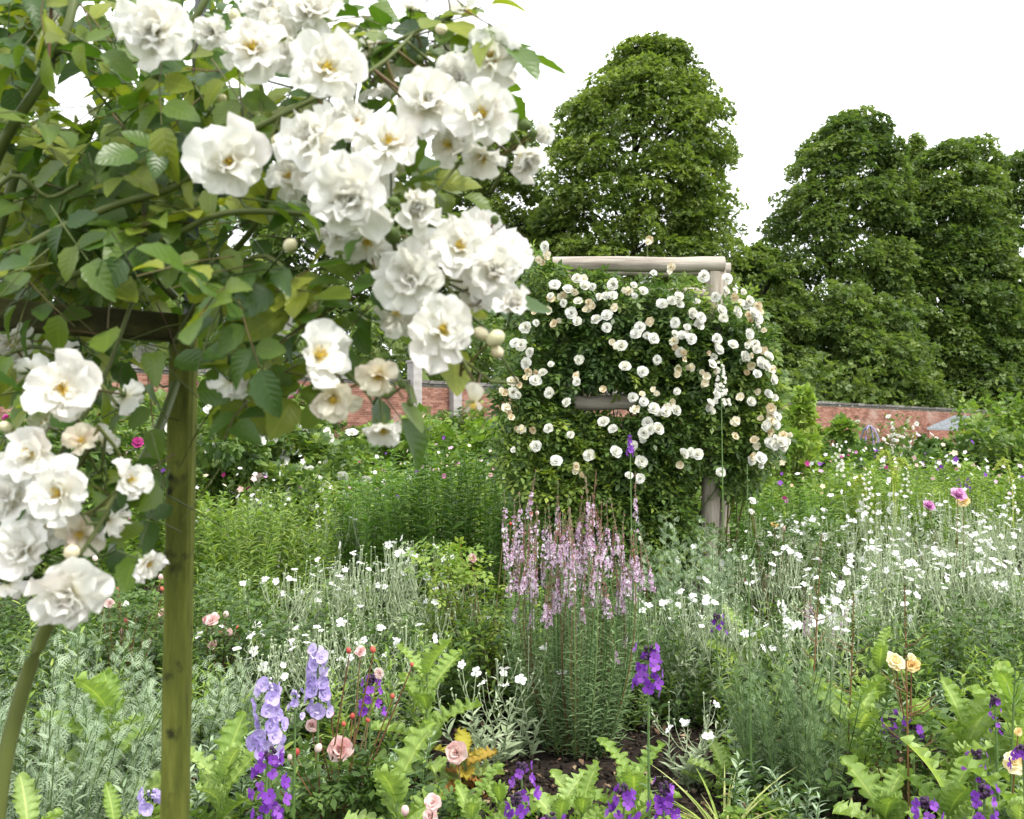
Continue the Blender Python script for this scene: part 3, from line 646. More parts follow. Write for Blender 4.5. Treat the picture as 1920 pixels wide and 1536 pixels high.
log('cross_rail', W(1062, 540, YA), W(1085, 540, YA + 1.05), .045, .045)
log('brace', W(1095, 548, YA + .35), W(1325, 552, YA + .35), .045, .045)
# the rose
rb = gp(1210, 6.7); rose = thing('climbing_rose', 'white climbing rose covering the log arch, with many full and browned blooms', 'climbing rose', rb)
prof = [(478, 1000, 1010), (500, 985, 1040), (520, 1000, 1385), (560, 985, 1405), (600, 968, 1428), (700, 952, 1455), (800, 940, 1465), (850, 945, 1445), (900, 960, 1400), (940, 1010, 1350), (1000, 1030, 1310), (1060, 1050, 1290)]
pys = np.array([p[0] for p in prof]); pl = np.array([p[1] for p in prof]); pr = np.array([p[2] for p in prof])
nc = 700; py = rnd(nc, 500, 1050); px = np.interp(py, pys, pl) + (np.interp(py, pys, pr) - np.interp(py, pys, pl)) * rnd(nc, .03, .97)
holes = [(1140, 756, 72, 34), (1235, 520, 95, 22), (1325, 945, 36, 62), (1340, 530, 34, 42), (1200, 488, 190, 24)]
def notin(px, py, k=1.):
    m = np.ones(len(px), bool)
    for hx, hy, hrx, hry in holes: m &= ((px - hx) / (hrx * k)) ** 2 + ((py - hy) / (hry * k)) ** 2 > 1
    return m
hm = notin(px, py, 1.15); px, py = px[hm], py[hm]; nc = len(px)
Yc = np.where(rnd(nc) < .5, rnd(nc, 6.32, 6.5), rnd(nc, 6.5, 7.6)); C_ = np.stack([(px - 960) / F * Yc, Yc, CZ + (HORIZ - py) / F * Yc], -1)
n = 23000; ci = rng.integers(0, nc, n); d = rdir(n); P = C_[ci] + d * (.13 * rnd(n, .3, 1) ** .5)[:, None]
qx, qy, _ = proj(P); okm = (notin(qx, qy, 1.) | (P[:, 1] > 7.0)) & ((qy > 502 + 34 * rnd(n)) | ((qx < 1045) & (qy > 478))); P, d = P[okm], d[okm]; n = len(P); tcl = rng.normal(size=nc)[ci[okm]] * .2
g = Geo(); g.place(SPRAY5, P, orient(d + [0, -.3, -.3] + rdir(n) * .5, Z1 + rdir(n) * .7 - [0, .4, 0]), .12 * rnd(n, .7, 1.3), np.clip(rng.normal(size=n) * .2 + .42 + tcl, 0, 1), M['aleaf'])
o = g.build('foliage', rose); o['kind'] = 'stuff'
# canes
g = Geo(); k = 60; sel = rng.integers(0, nc, k); st = np.stack([rb[0] + rnd(k, -.7, .75), np.full(k, 6.75), np.zeros(k)], -1)
g.tubes(np.stack([st, st * .5 + C_[sel] * .5 + rdir(k) * .15, C_[sel]], 1), .009, .003, M['cane'], rnd(k), 5)
top_sh = np.array([[W(1212, 500, 6.5), W(1214, 475, 6.5), W(1213, 450, 6.48)], [W(1010, 520, 6.5), W(1020, 495, 6.5), W(1026, 472, 6.5)], [W(1365, 540, 6.6), W(1385, 520, 6.6), W(1372, 505, 6.6)]])
g.tubes(top_sh, .006, .003, M['cane'], .3, 5)
o = g.build('cane', rose); o['kind'] = 'stuff'
zl = [(280,325),(260,380),(330,415),(405,410),(370,470),(400,515),(555,485),(555,545),(500,505),(510,385),(585,380),(550,385),(590,320),(695,325),(745,355),(700,380),(845,425),(895,405),(930,385),(935,425),(1025,410),(1000,470),(1045,495),(1035,530),(915,520),(975,545),(950,590),(995,605),(910,580),(730,545),(710,580),(765,590),(795,605),(630,645),(820,715),(940,675),(650,755),(740,780),(405,715),(260,740),(155,675),(105,640),(75,630),(220,785),(345,940),(255,890),(690,915),(745,935),(800,975),(825,990),(865,990),(915,980),(920,880),(540,1045),(590,1080),(770,1045),(780,1080),(820,1080),(750,1100),(695,1170),(745,1135),(250,1075),(365,1110),(185,1170),(465,1220),(290,1250),(600,1200),(735,1250),(670,1325),(725,1340),(955,1210),(995,1205),(1030,1215),(1150,1305),(1085,970),(1105,985),(1095,945),(1130,605),(1215,640),(1165,495),(1150,460),(1235,465),(1175,355),(1125,385),(1135,665),(1115,700),(1105,740),(1130,900),(1300,580),(1340,660),(1290,640),(1275,700),(1360,735),(1385,745),(1340,500),(1345,540),(1300,405),(1280,430),(1345,470),(1400,895),(1435,915),(1425,820),(1310,935),(1385,1060),(1450,1015),(1440,1060),(1420,990),(1430,1165),(1470,1150),(1500,1145),(1410,1150),(1310,1240),(1360,1270),(1360,1235),(135,735),(180,825),(90,900),(65,885),(185,520),(130,545),(235,120),(395,290),(440,330),(480,330),(350,350),(1185,290),(1225,355),(1270,360),(1060,275),(800,260),(1320,470),(1330,635),(1400,700),(1345,790),(1440,1130),(1480,1170),(400,830),(65,1190)]
rbl = np.array(rose['_loc'])
for (zx, zy) in zl:
    x, y = 940 + zx * .3567, 420 + zy * .3567; Y = 6.10 + random.uniform(-.04, .05)
    d = nrmz(np.array([random.uniform(-.45, .45) + (x - 1200) / 500, -1, random.uniform(-.1, .7)]))
    big = 1.0 if random.random() < .7 else .7
    inst('rose_flower', random.choice(ARCHF), rose, W(x, y, Y) - rbl, orient(np.cross(d, rdir(1)), d[None])[0], .046 * big * random.uniform(.85, 1.15))
fz = [(330, 370), (440, 440), (650, 340), (880, 240), (780, 90), (215, 200), (240, 170), (480, 420), (600, 440), (770, 520), (900, 630), (960, 695), (1080, 820), (1060, 790), (930, 770), (985, 745), (805, 880), (890, 950), (720, 970), (405, 800), (410, 1300), (400, 1280), (600, 620), (290, 520), (1310, 760), (1300, 500), (1240, 400), (1380, 680), (1420, 770), (1350, 440), (140, 780), (50, 1000), (40, 960), (20, 880), (90, 830), (1500, 1090), (1330, 1150)]
for i in range(110):
    if i < len(fz) * 2: zx, zy = fz[i % len(fz)]; x, y = 940 + zx * .3567 + random.uniform(-7, 7), 420 + zy * .3567 + random.uniform(-7, 7)
    else:
        y = random.uniform(520, 880); l, r_ = np.interp(y, pys, pl), np.interp(y, pys, pr)
        u = random.choice([random.uniform(.0, .2), random.uniform(.75, 1.02), random.random()]); x = l + (r_ - l) * u
    Y = 6.12 + random.uniform(-.04, .06)
    d = nrmz(np.array([random.uniform(-.7, .7), -1, random.uniform(-.6, .6)]))
    inst('faded_flower', random.choice(ARCHD), rose, W(x, y, Y) - rbl, orient(np.cross(d, rdir(1)), d[None])[0], .036 * random.uniform(.7, 1.25))

# ------------------------------------------------------------------ foxgloves & spires
def spire(name, label, px, Y, ytop, yfl, meshes, fs, n, group=None, cat='foxglove', smat='stem', lean=0., floret='floret', leafmat='green', leaves=14, leafs=.1, radius=.03, ntop=0, tipmat=None, tap=.65):
    b = gp(px, Y); r = thing(name, label, cat, b, group); H = hz(ytop, Y); h0 = hz(yfl, Y)
    B = np.array([b]); P = stems(B, H, np.array([[lean, 0, 0]]), 7, .02)
    g = Geo(); g.tubes(P, .006, .003, M[smat], .5, 6); g.build('stem', r)
    if leaves:
        g = Geo(); leafy(g, P, leaves, .02, max(h0 / H * .95, .1), leafs, .6, LANCE, M[leafmat], (.2, .8), .6); g.build('leaves', r)
    for i in range(n):
        f = (i + .5) / n; t = (h0 + (H - h0) * f) / H; loc, T = lerp_poly(P, np.array([0]), np.array([t * .985]))
        a = i * 2.4 + random.uniform(-.5, .5); rr = radius * (1 - tap * f) * random.uniform(.65, 1.25); h = np.array([math.cos(a), math.sin(a), -.25 + .7 * random.random()])
        d = nrmz(h + np.array([0, -.35, 0])); inst(floret, random.choice(meshes), r, loc[0] + h * rr - b, orient(np.cross(d, rdir(1)), d[None])[0], fs * (1 - .7 * tap * f) * random.uniform(.85, 1.15))
    if ntop:
        g = Geo(); k = ntop; loc, T = lerp_poly(P, np.zeros(k, int), rnd(k, .955, 1)); g.place(BLOBS, loc + rdir(k) * [.012, .012, .008], orient(rdir(k), rdir(k)), .0055 * rnd(k, .7, 1.3), rnd(k), M[tipmat]); g.build('buds', r)
    return r
gl = 'white foxglove spires'
WF = [flower_mesh('floret', [(5, 55, 1, 0)], M['afl'], None, 2, .3, .05, 120 + s) for s in range(2)]
spire('foxglove', 'cream foxglove spire standing against the right side of the arch rose', 1353, 5.9, 672, 755, WF, .032, 34, gl, radius=.03)
spire('foxglove', 'white foxglove spire in the far border right of the arch', 1572, 10, 828, 895, WF, .045, 20, gl, radius=.04)
spire('foxglove', 'short white foxglove spire above the silver drift, below the obelisk', 1625, 8.5, 880, 960, WF, .035, 22, gl, radius=.04)
spire('foxglove', 'white foxglove spire beside the curved green foxtail flower', 1697, 9.5, 868, 925, WF, .035, 14, gl)
spire('foxglove', 'pale pink foxglove spire at the right edge', 1893, 9, 890, 960, WF, .03, 18, gl)
spire('purple_spire', 'purple flower spike in front of the middle of the arch rose', 1181, 5.8, 810, 848, WALLF, .022, 16, cat='flower spike', radius=.02)
spire('purple_spire', 'violet flower spike in the far right border', 1812, 11, 888, 920, WALLF, .03, 10, cat='flower spike')
spire('purple_spire', 'second violet flower spike in the far right border, a hand left of the other', 1795, 11.5, 890, 920, WALLF, .03, 10, cat='flower spike')
def foxtail(label, px, Y, top, bot, dx, hook=.16, dn=.1):
    b = gp(px, Y); r = thing('foxtail_flower', label, 'flower spike', b, 'curved green foxtail flowers')
    zt = hz(top, Y); t = np.linspace(0, 1, 14)
    P = np.stack([b[0] + np.where(t < .6, 0, -dx * hook * ((t - .6) / .4) ** 1.2), np.full(14, Y), np.where(t < .75, zt * t / .75, zt - dn * ((t - .75) / .25) ** 2)], -1)
    g = Geo(); g.tubes(P[None], .008, .006, M['foxy'], .5, 6); g.build('stem', r)
    n = 150; tt = rnd(n, .62, .999); loc, T = lerp_poly(P[None], np.zeros(n, int), tt)
    g = Geo(); g.place(LANCE, loc, orient(rdir(n) + T * .3, rdir(n)), .05 * (1.15 - (tt - .6)), rnd(n), M['foxy']); g.build('catkin', r)
foxtail('curved yellow-green foxtail flower arching left, near the obelisk', 1672, 9, 845, 0, 1.)
foxtail('lower yellow-green foxtail flower arching right, beside the taller one', 1676, 9.2, 862, 0, -1., .15)
foxtail('yellow-green foxtail flower arching left near the right edge', 1895, 9, 862, 0, 1.)
foxtail('small drooping green foxtail flower left of the white foxglove', 1622, 9.4, 895, 0, 1., .14)

# ------------------------------------------------------------------ tall green perennials (middle)
def perennial(name, label, px, Y, rx, ry, n, H, per, leaf, tm, mat, tint, whorl=1, el=.35, cat='plant', group=None, lean=.2, stemmat='stem', taper=.45, sr=.004, kind=None, t0=.12):
    b = gp(px, Y); r = thing(name, label, cat, b, group)
    B = disc(b, rx, ry, n); Hs = H * rnd(n, .82, 1.05) * (1 - .18 * ((B[:, 0] - b[0]) / rx) ** 2)
    out = (B - b) * lean; P = stems(B, Hs, out + rdir(n) * [.04, .04, 0], 6, .04)
    g = Geo(); P[:, 1:] += rdir(n)[:, None] * [1, 1, 0] * H * .05 * np.sin(np.linspace(0, 4, 5))[None, :, None]; g.tubes(P, sr, sr * .5, M[stemmat], rnd(n), 3); o = g.build('stems', r); o['kind'] = 'stuff'
    g = Geo(); leafy(g, P, per, t0, 1.0, leaf, el, tm, M[mat], tint, taper, whorl=whorl)
    o = g.build('leaves', r); o['kind'] = 'stuff'
    return r, P
perennial('phlox_clump', 'tall dense clump of unflowered green perennials with ranked narrow leaves left of the arch', 860, 7.6, .70, .5, 66, 1.50, 62, .155, LANCE, 'phlox', (.1, .9), 2, .45, group='tall green perennials')
perennial('phlox_clump', 'tall green perennial clump at the foot of the left arch post', 990, 7.0, .35, .3, 26, 1.26, 54, .14, LANCE, 'phlox', (.1, .9), 2, .45, group='tall green perennials')
perennial('phlox_clump', 'rounded green perennial clump left of the tallest one, behind the campion', 730, 8.0, .45, .35, 34, 1.22, 54, .15, LANCE, 'phlox', (.2, 1.), 2, .45, group='tall green perennials')
perennial('phlox_clump', 'loose light green perennial clump in the middle left border', 640, 9.0, .7, .5, 44, 1.12, 46, .12, LANCE, 'green', (.4, 1.), 1, .6, group='tall green perennials')
perennial('phlox_clump', 'fine leaved fresh green clump right of the green post', 480, 7.4, .62, .5, 60, 1.0, 44, .12, LANCE, 'green', (.3, 1.), 1, .6, group='tall green perennials')
perennial('phlox_clump', 'fine leaved green clump just behind the green post', 330, 8.0, .8, .5, 60, .98, 40, .13, LEAFLO, 'green', (.2, .9), 1, .6, group='tall green perennials')
perennial('shasta_plant', 'feathery yellowish green plant tuft left of the silver campion', 450, 5.6, .28, .25, 40, .66, 34, .08, LANCEN, 'ygreen', (.3, .9), 1, .5)
perennial('phlox_clump', 'leafy green clump right of the arch foot', 1440, 8.2, .5, .4, 44, 1.15, 60, .10, LANCE, 'phlox', (.2, 1.), 2, .45, group='tall green perennials')
perennial('phlox_clump', 'bright green leafy clump above the right silver drift', 1590, 10.5, 1.0, .5, 80, 1.12, 46, .12, LANCE, 'green', (.4, 1.), 1, .5, group='tall green perennials')
perennial('phlox_clump', 'yellow-green leafy clump at the right border below the shed', 1800, 11.5, 1.2, .5, 80, 1.08, 46, .12, LANCE, 'green', (.4, 1.), 1, .5, group='tall green perennials')
# nearer filler foliage
def filler(name, label, n, region, H, per, leaf, tm, mat, tint, el=.5, amp=.25, seed=0., lean=.12, excl=None, whorl=1):
    B = blk(n, *region)
    if excl is not None:
        X = B[:, 0] / B[:, 1] * F + 960; B = B[excl(X, B[:, 1])]
    n = len(B); Hs = H * patch_h(B, amp, 1.6, seed) * rnd(n, .6, 1.2); P = stems(B, Hs, rnd(n, 0, lean))
    g = Geo(); g.tubes(P, .003, .0015, M['stem'], rnd(n), 3); leafy(g, P, per, .1, 1, leaf, el, tm, M[mat], tint, .35, whorl=whorl)
    return tag(g.build(name), label, 'foliage', kind='stuff')
bare = lambda X, Y: ~(((np.abs(X - 1090) < 250) & (Y < 4.25)) | ((X > 1560) & (X < 1790) & (Y < 3.9)) | ((np.abs(X - 890) < 90) & (Y < 4.3)) | ((X > 440) & (X < 700) & (Y < 3.)))
filler('leafy_ground_cover', 'mixed green leaves massed between the campions in the near border', 900, (-100, 2000, 4.2, 7), .48, 26, .075, LEAFLO, 'dgreen', (.1, .9), seed=1., excl=bare)
filler('fine_ground_cover', 'fine bright green leaves between the border plants', 620, (-100, 2000, 3.6, 7), .42, 28, .075, LANCE, 'green', (.2, 1.), el=.7, seed=2., excl=bare)
filler('low_ground_cover', 'low green seedlings and leaves at the front of the border', 480, (-100, 2000, 2.75, 4), .14, 14, .06, LEAFLO, 'green', (.2, 1.), seed=3., excl=bare)
filler('grey_ground_cover', 'grey-green leaves at the front of the border', 320, (-100, 2000, 3.0, 5), .26, 24, .06, LANCE, 'silverg', (.1, .7), seed=4., el=.8, excl=bare)
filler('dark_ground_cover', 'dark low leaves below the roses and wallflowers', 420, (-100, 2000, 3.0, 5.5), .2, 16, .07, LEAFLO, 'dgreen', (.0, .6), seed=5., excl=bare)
# small white & purple specks far
g = Geo(); B = blk(900, -200, 2150, 8.5, 20); n = len(B); Hs = 1.12 * patch_h(B, .2, .6, 2.) * rnd(n, .85, 1.15); P = B + Z1 * Hs[:, None] + rdir(n) * [.1, .1, 0]
cm = merge_t([xf(quad_t(.9), (0, 0, 0), rotz(a) @ rotx(.2), 1.) for a in np.arange(5) * 1.2566])
cols = rng.choice(6, n, p=[.42, .1, .16, .1, .1, .12])
for k, mm in enumerate(('white', 'magenta', 'pink', 'purple', 'peony', 'afad')):
    s_ = cols == k; g.place(cm, P[s_], orient(rdir(s_.sum()), rdir(s_.sum()) * .5 + [0, -.6, .6]), .028 * rnd(s_.sum(), .6, 1.4), rnd(s_.sum()), M[mm])
tag(g.build('distant_flowers'), 'scattered small white, pink and purple flowers dotting the far borders', 'flowers', kind='stuff')

# ------------------------------------------------------------------ SILVER CAMPION (white flat flowers)
CG = 'white flowered silver campions'
def campion(label, px, Y, rx, ry, ns, H, nf, seed=0, hv=.25):
    b = gp(px, Y); r = thing('rose_campion', label, 'campion', b, CG)
    B = disc(b, rx * .85, ry * .85, ns); Hs = H * rnd(ns, 1 - hv, 1.02)
    P = stems(B, Hs * .62, (B - b) * .35 + rdir(ns) * [.09, .09, 0], 6, .28)
    g = Geo(); g.tubes(P, .0032, .0024, M['silver'], rnd(ns), 4)
    leafy(g, P, 20, .0, .9, .09, .75, LANCE, M['silver'], (.0, .8), .5)
    # forked branches
    tp, T = lerp_poly(P, np.arange(ns), np.full(ns, .999)); br = 3
    m = np.repeat(np.arange(ns), br); nb = len(m); e = tp[m] + (rdir(nb) * [.085, .085, .03]) + Z1 * (Hs[m] * .36 * rnd(nb, .65, 1.1))[:, None]
    mid = tp[m] * .5 + e * .5 + (e - tp[m]) * [.3, .3, -.08]
    t_ = np.linspace(0, 1, 4)[None, :, None]; Q = (1 - t_) ** 2 * tp[m][:, None] + 2 * t_ * (1 - t_) * mid[:, None] + t_ ** 2 * e[:, None]
    g.tubes(Q, .0024, .0016, M['silver'], rnd(nb), 3); leafy(g, Q, 3, .1, .9, .035, 1.0, LANCE, M['silver'], (.2, 1.), .3)
    order = rng.permutation(nb); nf = min(int(nf * (1.2 if px < 1250 else 1.75)), nb); fl = order[:nf]; bd = order[nf:]
    g.place(BLOBS, e[bd], orient(rdir(len(bd)), rdir(len(bd))), np.stack([np.full(len(bd), .0042), np.full(len(bd), .0042), np.full(len(bd), .008)], -1), .8, M['silver'])
    o = g.build('foliage', r); o['kind'] = 'stuff'
    for i in fl:
        d = nrmz(np.array([random.uniform(-.4, .4), random.uniform(-.75, .1), 1.])); inst('flower', random.choice(CAMP), r, e[i] - b + [0, 0, .004], orient(rdir(1), d[None])[0], .0245 * random.uniform(.75, 1.15))
L_ = [('silver campion at the left back of its drift, in front of the fine green clump', 560, 5.3, .22, .2, 24, .66, 11),
      ('tall silver campion at the middle of the left drift', 640, 5.2, .24, .22, 42, .78, 20),
      ('tallest silver campion of the left drift, before the dark green perennials', 770, 5.5, .26, .2, 44, .85, 17),
      ('silver campion at the right end of the left drift beside the rose bush', 850, 4.9, .16, .16, 18, .66, 8),
      ('low silver campion behind the lilac bellflower spikes', 560, 4.2, .24, .18, 34, .50, 16),
      ('silver campion between the bellflowers and the tall poppy leaves', 690, 4.3, .26, .2, 40, .56, 15),
      ('few-stemmed silver campion just right of the green post', 450, 4.6, .18, .14, 16, .52, 7),
      ('thin silver campion left of the pink toadflax', 935, 3.9, .16, .16, 13, .52, 9),
      ('lone thin silver campion leaning at the right foot of the toadflax', 1290, 3.6, .10, .1, 7, .36, 3),
      ('silver campion immediately right of the pink toadflax', 1290, 4.5, .22, .16, 26, .70, 13),
      ('silver campion behind the tall thin stem right of the toadflax', 1400, 5.6, .30, .3, 34, .80, 18),
      ('front silver campion of the right drift, above the feathery green plant', 1480, 4.2, .26, .2, 40, .68, 20),
      ('silver campion in the right drift above the pale yellow rose', 1600, 4.7, .30, .25, 40, .74, 20),
      ('widest silver campion in the middle of the right drift', 1700, 5.6, .42, .3, 78, .80, 34),
      ('silver campion in the right drift below the lilac-pink rose', 1790, 6.4, .42, .3, 70, .86, 32),
      ('silver campion at the back of the right drift under the white foxgloves', 1570, 7.0, .50, .35, 70, .90, 34),
      ('silver campion at the back right, close to the picture edge', 1890, 7.6, .45, .35, 60, .92, 26),
      ('silver campion at the back of the drift behind the lilac-pink rose', 1730, 8.3, .6, .35, 64, .98, 30),
      ('silver campion at the right edge above the bright green leaves', 1870, 5.4, .28, .25, 36, .74, 14),
      ('distant silver campion in front of the tall green perennials', 640, 8.0, .35, .25, 20, .95, 12),
      ('distant silver campion just right of the green post', 470, 9.0, .35, .25, 20, .98, 14),
      ('silver campion between arch foot and right drift', 1480, 7.4, .3, .3, 34, .86, 16)]
for i, a in enumerate(L_): campion(*a)

# ------------------------------------------------------------------ PINK TOADFLAX (centre)
b = gp(1085, 4.0); lin = thing('toadflax', 'bushy pink toadflax with tapering flower spikes in the centre of the border', 'toadflax', b)
LF = merge_t([xf(quad_t(.9), (0, 0, 0), rotz(a) @ rotx(.3), 1.) for a in (0, 2.1, 4.2)])
ns = 104
for i in range(ns):
    f = i / ns; a = random.random() * 6.283; q = math.sqrt(random.random())
    B = b + np.array([.13 * q * math.cos(a), .12 * q * math.sin(a), 0])
    H = (1.0 + .22 * (1 - q) + random.uniform(-.26, .08)) * (1 if i > 7 else .72)
    if i in (20, 21, 22): H = 1.27
    ln = np.array([[.15 * q * math.cos(a) + .01, .15 * q * math.sin(a), 0]]) + rdir(1) * [.035, .035, 0]
    P = stems(B[None], H, ln, 8, .09); bt = np.linspace(0, 1, 8); P[0, :, :2] += (np.array([math.cos(a), math.sin(a)]) * .10 * q)[None] * np.sin(bt * math.pi)[:, None]; g = Geo(); g.tubes(P, .0035, .0015, M['rstem' if i % 5 == 0 else 'stem'], random.random(), 4)
    leafy(g, P, 84, .04 if random.random() < .6 else .14, .77, .056, .45, LANCEN, M['lin'], (.1, .9), .35)
    L0 = .78 + random.uniform(-.04, .06); Lf = L0 + random.uniform(.07, .13)
    nf = 36; t = rnd(nf, L0, Lf); loc, T = lerp_poly(P, np.zeros(nf, int), t); h = rdir(nf) * [1, 1, .25]
    g.place(LF, loc + h * (.014 * (1.2 - .9 * (t - L0) / (Lf - L0)))[:, None], orient(np.cross(h, rdir(nf)), h + [0, -.2, .2]), .0085 * rnd(nf, .7, 1.3), rnd(nf), M['linf'])
    nb = 46; t = rnd(nb, Lf - .04, 1); loc, T = lerp_poly(P, np.zeros(nb, int), t)
    g.place(QD, loc, orient(rdir(nb) * [1, 1, .2] + T * 1.2, rdir(nb)), .012 * rnd(nb, .6, 1.2) * np.clip(1.3 - (t - .85) * 4, .4, 1.4), rnd(nb), M['linb'])
    g.build('flower_spike', lin)
def small_toadflax(label, px, Y, k, H, spread=.09):
    b = gp(px, Y); r = thing('toadflax', label, 'toadflax', b)
    for i in range(k):
        a = random.random() * 6.283; q = math.sqrt(random.random()); B = b + np.array([.05 * q * math.cos(a), .05 * q * math.sin(a), 0])
        P = stems(B[None], H * random.uniform(.85, 1.05), np.array([[spread * q * math.cos(a), spread * q * math.sin(a), 0]]), 8, .03); g = Geo(); g.tubes(P, .003, .0015, M['stem'], .4, 4)
        leafy(g, P, 46, .1, .68, .04, .55, LANCEN, M['lin'], (.1, .9), .35)
        nf = 50; t = rnd(nf, .72, .93); loc, T = lerp_poly(P, np.zeros(nf, int), t); h = rdir(nf) * [1, 1, .25]
        g.place(LF, loc + h * .013, orient(np.cross(h, rdir(nf)), h + [0, -.2, .2]), .0085 * rnd(nf, .7, 1.3), rnd(nf), M['linf'])
        nb = 26; loc, T = lerp_poly(P, np.zeros(nb, int), rnd(nb, .9, 1)); g.place(QD, loc, orient(rdir(nb) * [1, 1, .2] + T * 1.2, rdir(nb)), .010, rnd(nb), M['linb'])
        g.build('flower_spike', r)
small_toadflax('small group of pink toadflax spikes just left of the big clump', 983, 4.5, 9, 1.12)
small_toadflax('short pink toadflax spike in the silver drift at the right', 1530, 4.4, 4, .62)
# grey base leaves round the toadflax
# ------------------------------------------------------------------ ARTEMISIA (silver feathery)
def _af():
    L = [xf(quad_t(.06), (0, 0, 0), rotz(0), 1.05)]
    for i in range(5):
        for a in (.85, -.85):
            o_ = np.array([0, .12 + .17 * i, 0]); l = .46 - .06 * i; Rz = rotz(a) @ rotx(.35 * (1 if a > 0 else -1)); L.append(xf(quad_t(.11), o_, Rz, l))
            for t_, b_ in ((.35, .8), (.6, -.8)): L.append(xf(quad_t(.2), o_ + Rz @ np.array([0, l * t_, 0]), Rz @ rotz(b_), l * .45))
    return merge_t(L)
AF = _af()
def artemisia(label, px, Y, rx, ry, n, H, per=24, leaf=.085):
    perennial('artemisia', label, px, Y, rx, ry, n, H, per, leaf, AF, 'silverg', (.1, 1.), 1, .65, cat='artemisia', group='silver feathery artemisias', lean=.75, t0=.05)
artemisia('silver feathery artemisia at the right shoulder of the toadflax', 1262, 5.0, .16, .14, 20, .96, 44)
artemisia('slimmer silver artemisia beside the arch foot', 1325, 5.2, .10, .1, 9, .93, 44)
artemisia('big silver feathery artemisia in the lower left corner', 90, 3.1, .26, .2, 54, .52)
artemisia('silver artemisia stems left of the large poppy leaf by the green post', 130, 3.7, .24, .18, 26, .66)
artemisia('silver artemisia close behind the base of the green post', 290, 3.6, .16, .14, 26, .48)
artemisia('small silver artemisia right of the green post foot', 400, 3.7, .16, .14, 20, .46)
# feathery green plant right of centre
perennial('love_in_a_mist', 'feathery grey-green plant in the lower right middle, left of the bare soil', 1490, 3.5, .20, .16, 44, .55, 30, .07, AF, 'lin', (.0, .8), 1, .7, cat='plant', lean=.5)
# ------------------------------------------------------------------ POPPY PLANTS (big lobed pale leaves)
PMS = []
for k, tm in enumerate(POPPY):
    for t in (.25, .6): PMS.append(solid(tm, M['ygreen'], 'leaf', True, t))
PYS = [solid(POPPY[1], M['yellow'], 'leaf', True, t) for t in (.2, .6, .9)]
PGS = [solid(LEAF[0], M['green'], 'leaf', True, t) for t in (.3, .7)]
def poppy(label, px, Y, H, n, L=.24, stemh=.5, meshes=None, up=(.5, 1.25), fan=None, name='poppy_plant', cat='poppy plant', group='pale green poppy plants'):
    b = gp(px, Y); r = thing(name, label, cat, b, group)
    P = stems(b[None], max(H - L * .8, .04), 0.03, 5, .03); g = Geo(); g.tubes(P, .008, .005, M['stem'], .8, 7); g.build('stem', r)
    for i in range(n):
        f = (i + .5) / n; loc, T = lerp_poly(P, np.array([0]), np.array([f])); a = i * 2.4 + random.random() * .6
        e = up[0] + (up[1] - up[0]) * f + random.uniform(-.12, .12); h = np.array([math.cos(a), math.sin(a), 0])
        d = h * math.cos(e) + Z1 * math.sin(e); nn = Z1 * math.cos(e) - h * math.sin(e)
        inst('leaf', random.choice(meshes or PMS), r, loc[0] - b, orient(d[None], (nn + rdir(1)[0] * .25)[None])[0], L * random.uniform(.8, 1.15) * (1 - .15 * f))
for a in [('tall pale poppy plant with jagged upright leaves right of the bellflowers', 800, 3.55, .71, 11, .27),
          ('pale poppy plant with erect jagged leaf left of the green post', 205, 3.3, .62, 8, .27),
          ('pale poppy plant at the bottom between bellflowers and fallen pink rose', 765, 2.8, .50, 9, .24),
          ('small pale poppy seedling at the bottom left of the pink rose pair', 880, 2.75, .42, 9, .18),
          ('small pale poppy seedling at the bottom centre, left of the purple pair', 1040, 2.75, .42, 9, .18),
          ('pale poppy seedling in the bottom centre below the toadflax', 1090, 2.85, .40, 9, .18),
          ('pale jagged seedling at the right foot of the toadflax', 1190, 3.05, .40, 10, .20),
          ('large pale poppy plant with broad drooping leaf left of the bare soil', 1600, 3.6, .55, 11, .28),
          ('poppy plant with wilting pale leaf at the bottom right of the feathery plant', 1650, 3.0, .34, 9, .24),
          ('pale poppy plant right of the yellow rose', 1800, 3.3, .56, 12, .25),
          ('bright poppy plant at the right edge in the shade of the tall stem', 1890, 3.2, .66, 13, .25),
          ('pale poppy plant among the violet wallflowers at lower right', 1760, 2.9, .42, 10, .24),
          ('poppy plant at the bottom right corner', 1880, 2.8, .42, 10, .24),
          ('bright green jagged plant behind the yellow rose', 1640, 4.2, .56, 9, .2),
          ('green jagged plant beside the violet specks, left of the tall thin stem', 1385, 4.5, .62, 7, .24),
          ('green jagged seedling left of the tall thin stem', 1335, 3.5, .26, 7, .16),
          ('pale poppy plant at the foot of the green post, right side', 415, 3.0, .46, 12, .22),
          ('pale poppy seedling at the bottom left behind the artemisia', 60, 2.8, .34, 7, .18),
          ('small poppy seedling at the far bottom left of the green post', 225, 2.8, .34, 7, .17),
          ('low jagged seedling under the wilted yellow leaves', 940, 3.0, .32, 8, .16)]:
    poppy(*a)
poppy('yellowing wilted plant with curling leaves left of the toadflax base', 880, 3.5, .30, 12, .15, meshes=PYS, up=(-.1, .7), name='wilting_plant', cat='plant', group=None)
poppy('plant with broad round green leaves at the foot of the toadflax', 1000, 3.3, .14, 6, .16, meshes=PGS, up=(.1, .8), name='broad_leaved_plant', cat='plant', group=None)
poppy('broad leaved green plant at the lower left behind the artemisia', 180, 2.7, .24, 7, .16, meshes=PGS, up=(.2, .9), name='broad_leaved_plant', cat='plant', group=None)
poppy('dark broad leaved plant at the bottom, right of the purple wallflower', 610, 2.5, .16, 6, .17, meshes=PGS, up=(.1, .7), name='broad_leaved_plant', cat='plant', group=None)
